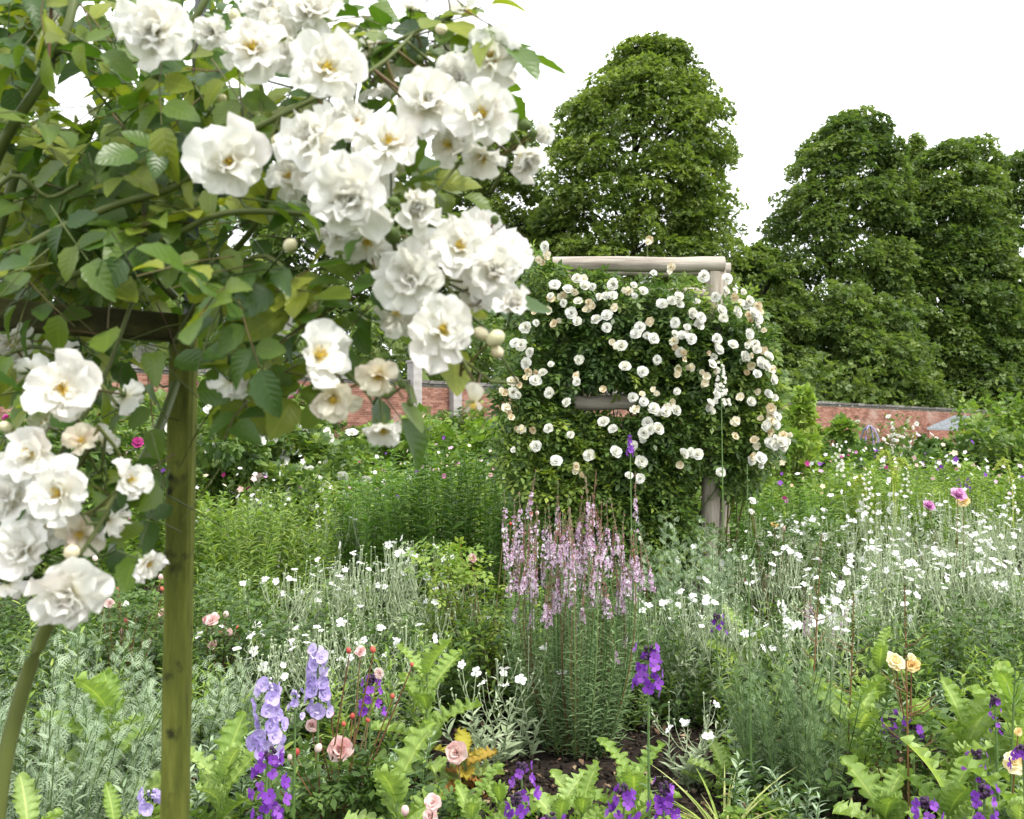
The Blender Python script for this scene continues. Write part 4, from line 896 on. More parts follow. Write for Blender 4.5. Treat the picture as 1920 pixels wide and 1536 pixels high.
# striped grass tuft
b = gp(1350, 3.12); r = thing('striped_grass_tuft', 'tuft of yellow striped arching grass blades at the bottom right of centre', 'grass tuft', b)
bm = [solid(BLADE, M['stripe'], 'blade', True, t) for t in (.2, .5, .8)]
for i in range(110):
    a = random.random() * 6.283; e = random.uniform(.5, 1.35); h = np.array([math.cos(a), math.sin(a), 0]); d = h * math.cos(e) + Z1 * math.sin(e)
    inst('blade', random.choice(bm), r, h * random.uniform(0, .04), orient(d[None], (Z1 * math.cos(e) - h * math.sin(e))[None])[0], random.uniform(.15, .29))

# ------------------------------------------------------------------ tall thin stems
def tallstem(label, px, Y, ytop, lean=0., bare=True, branches=5, smat='stem'):
    b = gp(px, Y); r = thing('tall_seed_stem', label, 'plant stem', b, 'tall thin seed stems'); H = hz(ytop, Y)
    P = stems(b[None], H, np.array([[lean, 0, 0]]), 9, .015); g = Geo(); g.tubes(P, .0042, .002, M[smat], .4, 7); g.build('stem', r)
    g = Geo(); k = branches * 2; t = rnd(k, .35, .8); loc, T = lerp_poly(P, np.zeros(k, int), t); e = loc + rdir(k) * [.1, .1, 0] + Z1 * .05
    g.tubes(np.stack([loc, (loc + e) / 2 - [0, 0, .01], e], 1), .0022, .0012, M[smat], .4, 4); g.build('side_shoots', r)['kind'] = 'stuff'
    g = Geo(); k = 26; loc, T = lerp_poly(P, np.zeros(k, int), rnd(k, .72, 1)); g.place(BLOBS, loc + rdir(k) * .006, orient(rdir(k), rdir(k)), .005 * rnd(k, .6, 1.3), rnd(k), M['calyx']); g.build('seed_pods', r)['kind'] = 'stuff'
tallstem('tallest thin green stem crossing the campions right of the artemisia', 1400, 3.4, 870)
tallstem('thin reddish green stem crossing the pale yellow rose', 1690, 3.0, 1090, smat='rstem')
tallstem('thin stem near the right picture edge', 1872, 3.0, 1150, .05)
tallstem('thin brown stem left of the feathery plant top', 1500, 3.6, 1000, .08, smat='rstem')
tallstem('thin stem in the middle of the right silver drift', 1572, 3.6, 1110, .05, smat='rstem')
tallstem('thin leaning stem between the feathery plant and the drift', 1460, 3.7, 1120)

# ------------------------------------------------------------------ WALLFLOWERS (purple)
WG = 'purple wallflower spikes'
def wallflower(label, px, Y, ytop, yfl, n, fs=.021, rad=.036):
    spire('wallflower', label, px, Y, ytop, yfl, WALLF, fs, n, WG, 'wallflower', radius=rad, leaves=30, leafs=.055, leafmat='lin', ntop=30, tipmat='dpurple', tap=.25)
wallflower('purple wallflower standing alone on a tall stem at the right foot of the toadflax', 1213, 2.75, 1205, 1285, 19, .0235, .044)
wallflower('purple wallflower spike between lilac bellflowers and poppy leaves', 700, 3.2, 1262, 1330, 15)
wallflower('large purple wallflower spike directly under the left lilac bellflower', 515, 2.4, 1395, 1536, 25, .022, .046)
wallflower('purple wallflower spike at the bottom left of the toadflax base', 977, 2.6, 1420, 1480, 9)
wallflower('purple wallflower spike at the bottom edge below centre left', 968, 2.3, 1480, 1560, 14)
wallflower('purple wallflower spike at the bottom edge, left one of the pair under the tall stem', 1165, 2.45, 1462, 1540, 16)
wallflower('purple wallflower spike at the bottom edge, right one of the pair under the tall stem', 1240, 2.5, 1458, 1530, 15)
wallflower('violet wallflower left of the reddish tall stem above the bare soil', 1662, 3.3, 1335, 1382, 12)
wallflower('small violet wallflower touching the right side of the reddish tall stem', 1700, 3.2, 1345, 1370, 5)
wallflower('slim violet wallflower spike in front of the bright leaves at right', 1852, 3.0, 1300, 1370, 8, .012, .016)
wallflower('violet wallflower at the right below the slim spike', 1815, 2.9, 1398, 1450, 10, .014)
wallflower('violet wallflower at the right edge above the cream rose', 1900, 2.7, 1392, 1425, 9)
wallflower('purple wallflower at the bottom right, left one of its pair', 1720, 2.45, 1485, 1540, 12)
wallflower('purple wallflower at the bottom right, right one of its pair', 1828, 2.45, 1465, 1540, 14)
wallflower('faint violet wallflower beside the campions at centre right', 1340, 4.2, 1150, 1185, 6, .016)
wallflower('faint violet wallflower at the bottom edge of the centre left', 1032, 2.3, 1515, 1560, 9)
# ------------------------------------------------------------------ LILAC BELLFLOWERS
def bell(label, px, Y, yt, yb, n, fs=.028, rad=.028):
    spire('bellflower', label, px, Y, yt, yb, BELL, fs, n, 'lilac bellflower spikes', 'bellflower', radius=rad, leaves=22, leafs=.07, leafmat='green', ntop=10, tipmat='lilac', tap=.4)
bell('lilac bellflower spike, left and fuller one standing above the purple wallflower', 510, 2.75, 1268, 1400, 24, .031, .040)
bell('lilac bellflower spike, right and taller one below the campions', 600, 2.9, 1205, 1325, 21, .029, .028)
bell('low lilac bellflower at the foot of the green post on its left', 296, 2.6, 1470, 1510, 5, .03)
bell('thin budding bellflower stem between the two full spikes', 560, 2.85, 1285, 1335, 4, .016)

# ------------------------------------------------------------------ PATIO ROSES etc.
def bush(label, px, Y, rx, H, fl, n=500, name='rose_bush', group=None, mat='dgreen', leaf=.055, cat='rose bush', smat='rstem', tint=(.1, 1.)):
    """fl: list of (px,py,kind,size_px)"""
    b = gp(px, Y); r = thing(name, label, cat, b, group)
    nc = 26; C_ = disc(b, rx, rx * .6, nc) + Z1 * (H * rnd(nc, .25, .9))[:, None]
    g = Geo(); k = n // 5; ci = rng.integers(0, nc, n); P = C_[ci] + rdir(n) * rx * .3; P[:, 2] = np.maximum(P[:, 2], .03)
    g.place(SPRAY5, P, orient(rdir(n) * [1, 1, .5] + [0, -.2, .1], Z1 + rdir(n) * .6), leaf * 1.6 * rnd(n, .7, 1.3), rnd(n, *tint), M[mat]); o = g.build('foliage', r); o['kind'] = 'stuff'
    E = []
    for (x, y, kd, s) in fl:
        Yf = Y + random.uniform(-.1, .05); p = W(x, y, Yf); E.append(p); d = nrmz(np.array([random.uniform(-.5, .5), -.8, random.uniform(.1, .8)])); sc = s * Yf / F / 2
        me = {'p': PINKR[int(x) % 3], 'b': BUDR, 'k': BUDP, 'a': APRI[int(x) % 2], 'o': PEON, 'm': MAGR, 'w': WROSE[0]}[kd]
        if kd in 'bk': d = nrmz(np.array([random.uniform(-.3, .3), -.2, 1])); sc *= .75
        inst('bud' if kd in 'bk' else 'flower', me, r, p - b, orient(np.cross(d, rdir(1)), d[None])[0], sc)
    E = np.array(E); st = C_[rng.integers(0, nc, len(E))] * .5 + b * .5; ends = np.concatenate([E, C_])
    st = np.repeat(b[None], len(ends), 0) + rdir(len(ends)) * [.02, .02, 0]
    g = Geo(); g.tubes(np.stack([st, (st + ends) / 2 + rdir(len(ends)) * [.03, .03, .0], ends - [0, 0, .004]], 1), .004, .002, M[smat], rnd(len(ends)), 4); g.build('stem', r)
bush('pink patio rose with red buds between the lilac bellflowers and purple wallflower', 640, 2.95, .2, .36, [(640, 1405, 'p', 50), (585, 1360, 'p', 26), (595, 1410, 'k', 24), (555, 1417, 'b', 20), (590, 1343, 'b', 16), (622, 1343, 'b', 16), (660, 1348, 'b', 16), (645, 1362, 'b', 14), (690, 1355, 'b', 14), (655, 1225, 'b', 16), (676, 1222, 'p', 22), (700, 1224, 'b', 18), (712, 1262, 'p', 22), (736, 1310, 'b', 14), (545, 1425, 'k', 16), (772, 1250, 'b', 12)], 420)
bush('patio rose with one drooping pink striped bloom left of the toadflax base', 850, 3.0, .10, .22, [(857, 1410, 'p', 46)], 90)
bush('patio rose with two pink blooms cut by the bottom edge', 800, 2.5, .10, .14, [(812, 1506, 'p', 34), (808, 1530, 'p', 30), (760, 1528, 'k', 26)], 70)
bush('pink patio rose with pale buds left of the green post', 240, 4.4, .3, .66, [(205, 1132, 'p', 20), (192, 1140, 'b', 14), (235, 1133, 'w', 15), (238, 1168, 'b', 14), (230, 1186, 'k', 14), (302, 1087, 'k', 15), (306, 1152, 'p', 20), (180, 1052, 'k', 16), (220, 1080, 'b', 12), (220, 1110, 'b', 12), (305, 1108, 'b', 12), (228, 1190, 'k', 14), (255, 1297, 'w', 12)], 420)
bush('pink patio rose just right of the green post', 410, 4.4, .22, .6, [(400, 1163, 'p', 28), (388, 1163, 'p', 18), (423, 1158, 'k', 18), (432, 1192, 'k', 20), (400, 1210, 'p', 20), (412, 1190, 'b', 10), (445, 1180, 'b', 10)], 260)
bush('pale yellow rose with two open blooms behind the reddish tall stem', 1690, 3.3, .15, .4, [(1678, 1243, 'a', 38), (1710, 1248, 'a', 32), (1708, 1234, 'a', 20), (1668, 1228, 'w', 16)], 130, mat='dgreen')
bush('cream rose at the right edge low in the border', 1905, 2.8, .1, .3, [(1900, 1430, 'a', 46), (1909, 1372, 'a', 16)], 90)
bush('rose with lilac-pink and apricot blooms above the silver drift at right', 1790, 6.2, .35, .96, [(1795, 930, 'o', 32), (1806, 940, 'a', 26), (1740, 950, 'o', 24)], 300)
bush('rose bush with pale yellow-green leaves left of the toadflax group', 905, 4.9, .32, .88, [(885, 1047, 'p', 20), (945, 995, 'w', 12), (958, 985, 'b', 9), (1008, 966, 'k', 12), (997, 968, 'b', 11), (862, 1025, 'b', 8), (962, 1190, 'w', 12)], 620, mat='green', tint=(.3, 1.))
bush('rose bush with spent tan blooms behind the tall thin stem', 1440, 6.0, .4, .95, [(1452, 985, 'a', 16), (1470, 995, 'k', 14), (1395, 1092, 'b', 12), (1440, 1085, 'k', 12), (1425, 1020, 'w', 14), (1410, 940, 'w', 18), (1408, 960, 'w', 14)], 700, mat='dgreen')
bush('dark leaved rose at the foot of the arch', 1230, 5.6, .5, .75, [(1200, 1010, 'w', 10)], 700, mat='dgreen')

# ------------------------------------------------------------------ FOREGROUND: post, bar
YP = 1.22
pr_ = thing('timber_post', 'algae-green square timber post standing in the left foreground', 'post', gp(338, YP))
hw = .0172
xb = (341 - 960) / F * YP; zt = W(350, 590, YP)[2]
def bevbox(x0, x1, y0, y1, z0, z1, bev, nz, jit=.0006):
    pts = [(x0 + bev, y0), (x1 - bev, y0), (x1, y0 + bev), (x1, y1 - bev), (x1 - bev, y1), (x0 + bev, y1), (x0, y1 - bev), (x0, y0 + bev)]
    V = []; 
    for k in range(nz + 1):
        z = z0 + (z1 - z0) * k / nz
        for p in pts: V.append((p[0] + random.uniform(-jit, jit), p[1] + random.uniform(-jit, jit), z))
    Q = [(k * 8 + i, k * 8 + (i + 1) % 8, (k + 1) * 8 + (i + 1) % 8, (k + 1) * 8 + i) for k in range(nz) for i in range(8)]
    n0 = len(V)
    for k, s in ((0, -1), (nz, 1)):
        c = len(V); V.append(((x0 + x1) / 2, (y0 + y1) / 2, z0 if s < 0 else z1))
        for i in range(8): Q.append((c, k * 8 + i, k * 8 + (i + 1) % 8, k * 8 + (i + 1) % 8))
    V = np.array(V); return V, np.array(Q), V[:, [0, 2]]
g = Geo(); tm = bevbox(xb - hw, xb + hw, YP - .012, YP + .012, 0, zt - .002, .004, 40); g.add(tm[0], tm[1], tm[2], .5, M['stake'])
g.build('post_timber', pr_, False)
g = Geo(); g.tubes(np.array([[[xb + .006, YP + .003, zt - .06], [xb + .010, YP + .006, zt + .3], [xb + .016, YP + .01, zt + .62]]]), .0085, .0085, M['metal'], .5, 4); g.build('metal_upright', pr_, False)
# hose-clip wire where they meet
g = Geo()
for k in range(3):
    a = np.linspace(0, 6.283, 17); z = zt - .01 + k * .006
    g.tubes(np.stack([xb + .0105 + .0125 * np.cos(a), YP + .004 + .0125 * np.sin(a), z + .008 * np.cos(a)], -1)[None], .0016, .0016, M['metal'], S=5)
g.build('wire_tie', pr_)
cb = thing('timber_crossbar', 'dark mossy timber crossbar running left from the top of the green post', 'rail', (xb - .35, YP - .1, W(0, 592, 1.11)[2]))
A = W(330, 615, YP); Bp = W(0, 591, 1.11); dirv = nrmz(Bp - A); Bp = A + dirv * .62
g = Geo(); L = .62; tm = bevbox(-.019, .019, -.014, .014, 0, L, .003, 24)
x_ = nrmz(np.cross(dirv, [0, 0, 1.])); up_ = np.cross(x_, dirv)
Rb = np.stack([up_, x_, dirv], -1); g.add(tm[0] @ Rb.T + A, tm[1], tm[2], .5, M['bar']); g.build('bar_timber', cb, False)

# ------------------------------------------------------------------ FOREGROUND: the white rose
fb = np.array([-.95, 1.3, 0]); fr = thing('rambling_rose', 'large white rambling rose on the post, filling the left foreground with double blooms', 'rambling rose', fb)
PET = [solid(petal_t(s, (.95, 1.12, .8)[s % 3], (.34, .15, .5, .25)[s % 4], (.07, .10, .13)[s % 3], 8, (.05, .12, .0)[s % 3]), M['petal'], 'petal', True, .2 + .12 * (s % 5)) for s in range(12)]
PETF = [solid(petal_t(s + 20, .8, .45, .09, 6), M['petalf'], 'petal', True, .2 + .2 * (s % 4)) for s in range(4)]
def stamen_mesh(seed, k=34, L=.30):
    g = Geo(); n = k; a = rnd(n, 0, 6.283); e = rnd(n, .75, 1.5); d = np.stack([np.cos(a) * np.cos(e), np.sin(a) * np.cos(e), np.sin(e)], -1); l = L * rnd(n, .6, 1.1)
    P = np.stack([np.zeros((n, 3)), d * l[:, None] * .5 + [0, 0, .02], d * l[:, None]], 1); g.tubes(P, .010, .007, M['stamen'], .9, 3)
    g.place(BLOBS, d * l[:, None], orient(rdir(n), rdir(n)), np.stack([np.full(n, .028), np.full(n, .028), np.full(n, .02)], -1), rnd(n), M['stamen'])
    return g.mesh('stamens')
STA = [stamen_mesh(s) for s in range(3)]
def calyx_mesh():
    g = Geo(); g.add(BLOB[0] * [.12, .12, .15] + [0, 0, -.12], BLOB[1], BLOB[2], .5, M['calyx'])
    for i in range(5):
        tm = leaf_t(.35, 3, 2, .5, .2); g.add((tm[0] * .5) @ (rotz(i * 1.257) @ rotx(-.25)).T + [0, 0, -.05], tm[1], tm[2], .6, M['calyx'])
    return g.mesh('flower')
CAL = calyx_mesh(); FLE = []
def bloom(x, y, dpx, Y, d, style='open', fade=False):
    p = W(x, y, Y); rad = dpx * Y / F / 2 * 1.07; d = nrmz(np.array(d, float) + rdir(1)[0] * .22)
    f = inst('flower', CAL, fr, p - fb, orient(np.cross(d, rdir(1)), d[None])[0], rad); FLE.append((p - d * rad * .2, d))
    rings = {'open': [(6, 4, 1.0, 0), (5, 24, .86, .02), (5, 46, .58, .05)], 'double': [(6, 0, 1.0, 0), (6, 20, .92, .02), (6, 40, .74, .04), (5, 60, .52, .06), (3, 76, .4, .08)],
             'cup': [(5, 48, 1.1, 0), (5, 62, 1.0, .02), (4, 74, .85, .04), (3, 84, .7, .05)], 'single': [(6, 12, 1.0, 0), (4, 34, .7, .03)], 'spent': [(2, -40, 1.0, 0), (1, 20, .6, .03)],
             'back': [(6, 14, 1.0, 0), (5, 38, .8, .02)]}[style]
    pool = PETF if fade else PET
    for c, el, sz, z in rings:
        off = random.random() * 6
        for i in range(c):
            a = off + 6.283 * i / c + random.uniform(-.2, .2); e = R_(el + random.uniform(-22, 20))
            s = sz * random.uniform(.76, 1.14); inst('petal', random.choice(pool), f, (0, 0, z), rotz(a) @ rotx(e) @ roty(random.uniform(-.45, .45)), (s * random.uniform(.8, 1.2), s, s * random.uniform(.8, 1.4)))
    if style != 'cup' and (style != 'double' or random.random() < .5): inst('stamens', random.choice(STA), f, (0, 0, .03), None, 1.0 if style != 'double' else .75)
fl = [(295, 60, 150, .92, (-.1, -1, -.25), 'double'), (475, 95, 145, .90, (0, -1, .15), 'open'), (580, 25, 125, .93, (.1, -1, .2), 'double'), (505, 15, 105, .97, (-.2, -1, .3), 'double'),
      (615, 135, 145, .86, (.05, -1, .05), 'open'), (590, 265, 150, .86, (-.15, -1, .15), 'double'), (655, 370, 162, .82, (.05, -1, -.1), 'double'), (730, 272, 132, .88, (.15, -1, .1), 'open'),
      (778, 392, 92, .84, (.25, -1, -.2), 'cup'), (545, 330, 100, .93, (-.2, -1, -.2), 'open'), (430, 308, 152, .87, (.1, -1, 0), 'open'), (802, 195, 132, .90, (.05, -1, .2), 'double'),
      (903, 215, 135, .88, (.1, -1, .05), 'open'), (920, 115, 138, .92, (.15, -1, .1), 'open'), (985, 290, 88, .90, (.2, -.7, -.7), 'cup'), (1005, 258, 62, .92, (1, -.5, 0), 'cup'), (905, 290, 100, .93, (.1, -.6, -1), 'back'),
      (862, 465, 122, .86, (.1, -1, .1), 'open'), (925, 505, 125, .89, (.2, -1, 0), 'double'), (958, 470, 92, .91, (.4, -1, .4), 'single'), (772, 525, 132, .85, (-.1, -1, -.1), 'double'),
      (828, 622, 148, .84, (0, -1, -.1), 'open'), (960, 572, 78, .86, (.1, -1, 0), 'cup'), (690, 450, 108, .92, (.1, -.8, -.5), 'back'), (592, 668, 138, .84, (.75, -.8, -.1), 'single'),
      (625, 742, 112, .85, (.1, -.8, -.7), 'single', True), (712, 702, 92, .84, (-.1, -1, -.4), 'single', True), (718, 800, 88, .85, (.1, -.3, -1), 'back'), (888, 755, 74, .83, (.05, -.6, -1), 'spent', True),
      (525, 600, 58, 1.1, (.8, -.5, .1), 'single'), (515, 640, 52, 1.1, (.3, -.6, -.5), 'back'), (540, 715, 62, 1.0, (-.3, -.6, -.5), 'back'), (690, 90, 74, 1.0, (.3, .6, .1), 'back'), (745, 115, 66, 1.0, (.2, .6, -.1), 'back'), (705, 165, 66, .98, (.1, .3, -.8), 'back'),
      (875, 18, 66, .95, (.2, -.3, -.8), 'spent'), (770, 15, 60, .98, (0, -.5, .6), 'single'), (845, 75, 50, .98, (.3, .5, .2), 'back'),
      (118, 732, 138, .86, (.15, -1, 0), 'open'), (60, 855, 120, .85, (.0, -1, .15), 'open'), (112, 925, 128, .84, (.1, -1, 0), 'open'), (48, 1030, 124, .86, (-.05, -1, .1), 'double'), (128, 1112, 134, .84, (.1, -1, -.2), 'double'),
      (240, 902, 84, .84, (.9, -.4, .2), 'single'), (205, 975, 82, .92, (.5, .2, -.5), 'back'), (272, 1055, 82, .85, (.6, -.4, -.5), 'back'), (20, 935, 110, .9, (-.1, -1, .1), 'double'), (15, 1095, 70, .93, (0, .5, -.5), 'back'),
      (235, 742, 70, .98, (.2, .6, 0), 'back'), (432, 715, 78, .95, (-.2, .5, -.3), 'back'), (80, 30, 56, 1.2, (.1, .5, .3), 'back'), (25, 640, 80, 1.1, (.1, -.6, -.4), 'back'), (110, 660, 70, 1.1, (.1, -.4, .4), 'back'), (60, 700, 80, 1.0, (0, .5, .2), 'back'),
      (150, 1000, 90, .92, (.3, -.8, -.4), 'single', True), (190, 830, 66, .95, (.2, .4, 0), 'back'), (275, 665, 46, 1.2, (.1, -1, .2), 'double'), (140, 80, 40, 1.3, (0, -1, 0), 'back'), (155, 830, 70, .9, (0, -.8, .3), 'single', True)]
for a in ((668, 235, 100), (700, 335, 100), (845, 272, 90), (862, 150, 95), (800, 598, 100), (885, 545, 100), (905, 440, 95), (742, 585, 90), (602, 345, 105), (640, 440, 90), (555, 100, 95), (400, 60, 70), (520, 60, 90), (870, 230, 110), (800, 480, 90), (95, 800, 90), (80, 990, 100), (30, 870, 90)):
    fl.append((a[0], a[1], a[2], .93, (random.uniform(-.7, .7), -.8, random.uniform(-.7, .5)), random.choice(['back', 'open', 'single', 'double'])))
for a in fl: bloom(*a)
for x, y, s, Y, me in ((545, 459, 32, .88, BUDC), (590, 543, 26, .9, BUDC), (585, 575, 26, .9, BUDC), (520, 262, 26, .9, BUDC), (495, 578, 22, .95, BUDC), (930, 634, 40, .84, BUDC), (903, 626, 32, .86, BUDC), (932, 660, 30, .85, BUDC), (735, 440, 40, .86, BUDG), (738, 378, 26, .84, BUDG),
                    (985, 235, 28, .9, BUDG), (828, 55, 26, .92, BUDC), (135, 1035, 36, .84, BUDC), (440, 30, 30, .92, BUDC), (416, 185, 22, .95, BUDC), (10, 800, 26, .9, BUDC), (885, 108, 16, .95, BUDG), (787, 110, 18, .95, BUDG), (582, 605, 18, .9, BUDG), (755, 722, 20, .88, BUDG), (770, 755, 18, .88, BUDG), (270, 195, 24, 1., BUDC), (928, 412, 22, .9, BUDG), (660, 45, 20, .95, BUDC), (1000, 250, 22, .9, BUDG)):
    d = nrmz(np.array([random.uniform(-.5, .8), -.5, random.uniform(-.5, .6)])); p = W(x, y, Y); rad = s * Y / F / 2
    inst('bud', me, fr, p - fb - d * rad, orient(np.cross(d, rdir(1)), d[None])[0], rad); FLE.append((p - d * rad, d))
# canes
cg = Geo()
def cane(pts, r0, r1, tint=.5):
    P = np.array([W(*p) for p in pts]); K = 4 * (len(P) - 1) + 1; t = np.linspace(0, len(P) - 1, K)
    # catmull-rom
    PP = np.concatenate([[2 * P[0] - P[1]], P, [2 * P[-1] - P[-2]]]); out = []
    for s in t:
        i = min(int(s), len(P) - 2); f = s - i; a, b, c, d = PP[i], PP[i + 1], PP[i + 2], PP[i + 3]
        out.append(.5 * (2 * b + (c - a) * f + (2 * a - 5 * b + 4 * c - d) * f * f + (3 * b - a - 3 * c + d) * f ** 3))
    out = np.array(out); g2 = Geo(); g2.tubes(out[None], r0, r1, M['cane'], tint, 7); g2.build('cane', fr); return out
N = []
N.append(cane([(-60, 420, 1.05), (10, 260, 1.0), (80, 150, .98), (130, 40, .98), (150, -80, 1.)], .007, .0045, .3))
N.append(cane([(-60, 440, 1.0), (20, 330, .98), (90, 370, 1.0), (150, 345, .98)], .003, .0025, .4))
N.append(cane([(20, 480, 1.0), (120, 425, .98), (230, 380, .97), (330, 350, .95), (430, 270, .93), (560, 200, .9), (700, 130, .92), (780, 60, .95)], .005, .002, .4))
N.append(cane([(130, 520, 1.02), (230, 480, 1.0), (330, 440, .97), (420, 400, .92), (560, 400, .9), (700, 420, .88), (820, 520, .87), (880, 590, .86)], .0045, .002, .4))
N.append(cane([(330, 640, 1.15), (400, 520, 1.05), (480, 420, .98), (520, 320, .95), (600, 180, .95), (720, 90, .96), (850, 30, .97)], .0045, .002, .3))
N.append(cane([(410, 520, 1.0), (500, 480, .95), (580, 570, .92), (620, 660, .9), (690, 740, .88)], .0026, .0015, .5))
N.append(cane([(880, 700, .86), (860, 660, .86), (830, 600, .88), (760, 540, .9), (660, 480, .93)], .002, .003, .4))
N.append(cane([(-10, 1560, .88), (10, 1420, .88), (50, 1270, .88), (90, 1170, .87), (115, 1120, .86)], .0085, .006, .45))
N.append(cane([(200, 980, 1.0), (250, 900, 1.05), (300, 800, 1.12), (330, 720, 1.2)], .007, .006, .2))
N.append(cane([(185, 800, .9), (230, 870, .92), (200, 960, .9), (150, 1040, .88)], .002, .002, .5))
N.append(cane([(90, 130, 1.0), (95, 40, 1.0), (100, -60, 1.)], .002, .002, 1.))
N.append(cane([(330, 560, 1.25), (200, 400, 1.2), (260, 200, 1.15), (350, 60, 1.1), (420, -60, 1.1)], .006, .004, .3))
N.append(cane([(20, 1080, .92), (60, 960, .93), (120, 840, .95), (190, 720, 1.0), (250, 560, 1.05)], .003, .0025, .4))
N.append(cane([(-50, 700, 1.1), (60, 650, 1.05), (160, 690, 1.0), (220, 760, .95)], .003, .002, .4))
# main canes down to the ground
for k in range(4):
    e = W(-60 + 30 * k, 440 - 40 * k, 1.1); base = fb + np.array([-.35 + .04 * k, -.1, 0]); g2 = Geo(); g2.tubes(np.array([[base, base * .5 + e * .5 + [.0, .05, 0], e]]), .009, .006, M['cane'], .3, 7); g2.build('cane', fr)
allc = np.concatenate(N)
def pedicel(p, d):
    dd = np.linalg.norm(allc - p, axis=1); i = np.argmin(dd + .02 * rng.random(len(allc))); q = allc[i]
    if dd[i] > .15: q = p + nrmz(q - p) * .06 + np.array([0, .10, .03])
    c1 = p - d * .045 + [0, 0, -.01]; cg.tubes(np.array([[p, c1, q * .5 + c1 * .5 - [0, 0, .01], q]]), .0012, .0018, M['cane'], random.random(), 5)
for p, d in FLE: pedicel(p, d)
# compound leaves
blobs = [(100, 90, 240, 160, 60, 1.1, 1.7), (420, 60, 140, 80, 14, 1.0, 1.4), (60, 40, 130, 90, 44, .9, 1.5), (60, 300, 130, 130, 46, .9, 1.6), (230, 230, 120, 110, 40, .95, 1.5), (330, 180, 110, 110, 34, .95, 1.5), (180, 420, 160, 100, 62, .9, 1.6), (330, 400, 110, 110, 34, .95, 1.4), (60, 520, 110, 60, 30, .95, 1.6),
         (230, 540, 120, 60, 26, 1.0, 1.6), (440, 440, 70, 90, 16, .88, 1.1), (420, 560, 60, 50, 9, .88, 1.1), (480, 200, 70, 80, 12, .98, 1.25), (560, 180, 90, 90, 7, .98, 1.2), (680, 30, 100, 50, 10, .95, 1.2), (790, 60, 70, 50, 8, .95, 1.1), (640, 160, 60, 60, 7, .98, 1.15), (800, 90, 70, 60, 4, .95, 1.1),
         (680, 580, 50, 80, 6, .9, 1.05), (610, 560, 60, 90, 6, .9, 1.1), (470, 640, 60, 60, 6, .95, 1.15), (230, 680, 90, 50, 11, .95, 1.25), (280, 800, 50, 60, 6, .95, 1.2), (60, 620, 90, 60, 12, .95, 1.4), (200, 870, 60, 50, 6, .92, 1.15), (30, 760, 60, 80, 8, .95, 1.3), (260, 950, 60, 60, 5, .95, 1.2), (620, 470, 70, 60, 5, .93, 1.05), (880, 20, 30, 30, 2, .93, 1.0),
         (100, 250, 220, 260, 60, 1.5, 2.1), (300, 400, 220, 180, 60, 1.4, 2.1), (450, 780, 60, 80, 4, .95, 1.1), (150, 560, 200, 80, 30, 1.3, 2.0), (700, 320, 60, 80, 4, .96, 1.1), (820, 560, 60, 60, 3, .95, 1.1)]
gaps = [(135, 175, 55), (180, 100, 28), (355, 110, 26), (325, 185, 30), (445, 175, 26), (15, 65, 20), (140, 30, 20), (255, 155, 22), (205, 40, 20), (550, 480, 55), (60, 130, 18), (300, 205, 16)]
leaves = []; rach = []
for bx_, by_, rx, ry, k, y0, y1 in blobs:
    for _ in range(k):
        for tr in range(8):
            x = bx_ + random.gauss(0, rx * .55); y = by_ + random.gauss(0, ry * .55)
            if not any((x - gx) ** 2 + (y - gy) ** 2 < (gr * 1.25) ** 2 for gx, gy, gr in gaps) : break
        Y = random.uniform(y0, y1); p = W(x, y, Y)
        d = nrmz(np.array([random.gauss(.1, .8), random.gauss(-.2, .5), random.gauss(-.45, .45)]))
        nn = nrmz(np.array([random.gauss(0, .45), -random.uniform(.2, 1.1), random.uniform(.3, 1.1)]))
        Rm = orient(d[None], nn[None])[0]; L = random.uniform(.07, .11); s0 = random.uniform(.033, .050); tn = random.choice([.15, .3, .45, .6, .8, .95])
        rach.append([p, p + d * L * .5 + Rm[:, 2] * .004, p + d * L])
        for t, a in ((.35, 1.05), (.35, -1.05), (.7, .95), (.7, -.95), (1., 0.)):
            if t < .5 and random.random() < .25: continue
            q = p + d * L * t; dl = Rm @ np.array([math.sin(a), math.cos(a), random.uniform(-.25, .1)]); nl = Rm[:, 2] + rdir(1)[0] * .3
            leaves.append((q + dl * .004, orient(dl[None], nl[None])[0], s0 * (1.15 if a == 0 else random.uniform(.8, 1)), tn + random.uniform(-.12, .12), Y))
P = np.array(rach); cg.tubes(P, .0011, .0008, M['cane'], rnd(len(P)), 3)
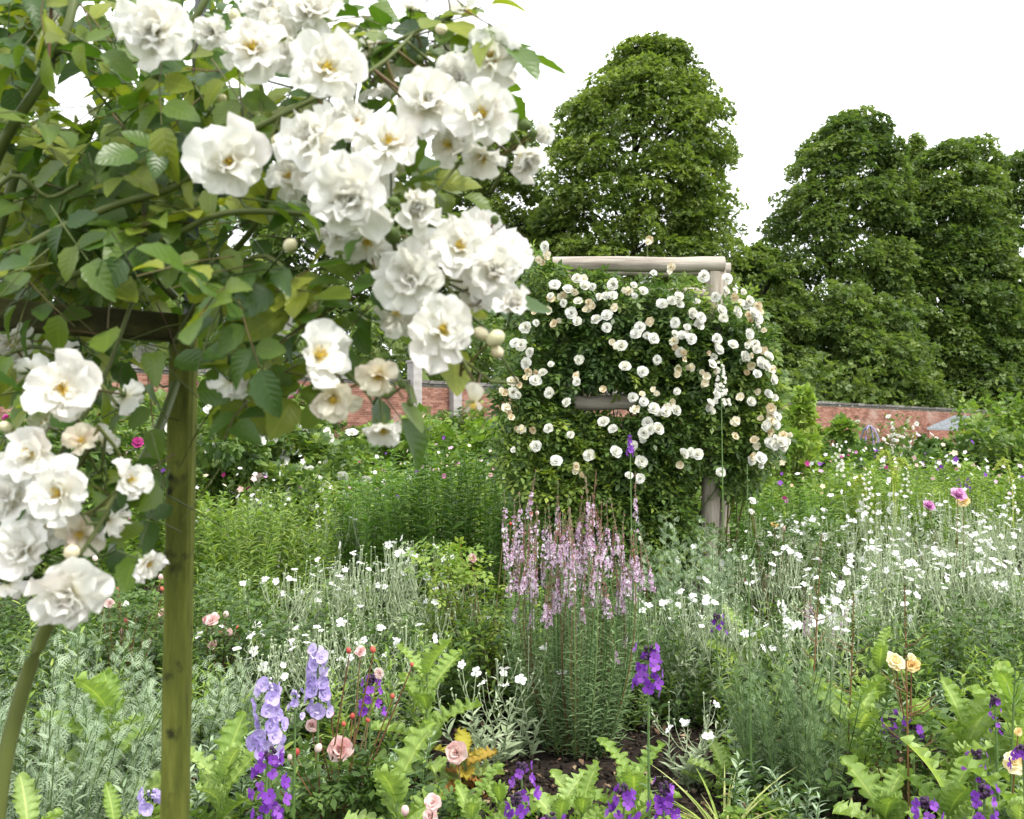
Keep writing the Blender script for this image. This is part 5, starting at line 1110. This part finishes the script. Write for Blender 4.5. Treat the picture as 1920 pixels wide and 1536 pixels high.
# keep sky gaps open: drop leaflets lying over them
cen = np.array([l[0] + l[1][:, 1] * l[2] * .5 for l in leaves]); qx, qy, qd = proj(cen)
ok = np.ones(len(leaves), bool)
for gx, gy, gr in gaps: ok &= (qx - gx) ** 2 + (qy - gy) ** 2 > (gr * .85) ** 2
# and the post front stays readable below the bar
ok &= ~((qy > 525) & (qy < 680) & (qx < 350) & (cen[:, 1] < 1.28) & (rnd(len(ok)) < .97))
ok &= ~((qx > 300) & (qx < 390) & (qy > 690) & (cen[:, 1] < 1.25))
ok &= ~((qy > 830) & (qx > 330))
ok &= ~((qy > 620) & (qx > 380) & (rnd(len(ok)) < .35))
leaves = [l for l, k in zip(leaves, ok) if k]; qx, qy = qx[ok], qy[ok]
vis = (qx > -20) & (qx < 1000) & (qy > -20)
order = sorted(range(len(leaves)), key=lambda i: (not vis[i], leaves[i][4]))
LM = {}
for i in order[:300]:
    q, Rm, s, tn, Y = leaves[i]; key = (i % 4, int(np.clip(tn, 0, .99) * 5))
    if key not in LM: LM[key] = solid(LEAF[key[0]], M['rleaf'], 'leaf', True, (key[1] + .5) / 5)
    inst('leaf', LM[key], fr, q - fb, Rm, s)
g = Geo(); rest = order[300:]
for k in range(4):
    ids = [i for i in rest if i % 4 == k]
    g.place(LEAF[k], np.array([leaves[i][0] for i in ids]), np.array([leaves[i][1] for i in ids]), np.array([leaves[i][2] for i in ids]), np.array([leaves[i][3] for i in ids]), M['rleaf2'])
# shaded inner leaves of the bush behind
n = 1900; px = rnd(n, -250, 420); py = rnd(n, -150, 545); Y = rnd(n, 1.5, 2.6)
mk = np.ones(n, bool)
for gx, gy, gr in gaps: mk &= (px - gx) ** 2 + (py - gy) ** 2 > (gr * 1.15) ** 2
mk &= rnd(n) < np.where(py < 220, .95, 1.)
px, py, Y = px[mk], py[mk], Y[mk]; n = len(px)
P = np.array([W(a, b_, c) for a, b_, c in zip(px, py, Y)])
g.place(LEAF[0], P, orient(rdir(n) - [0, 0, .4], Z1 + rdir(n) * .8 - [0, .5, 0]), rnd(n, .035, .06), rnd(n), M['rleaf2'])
o = g.build('inner_leaves', fr); o['kind'] = 'stuff'
cg.build('stalks', fr)['kind'] = 'stuff'
for r in ROOTS:
    if '_loc' in r: del r['_loc']
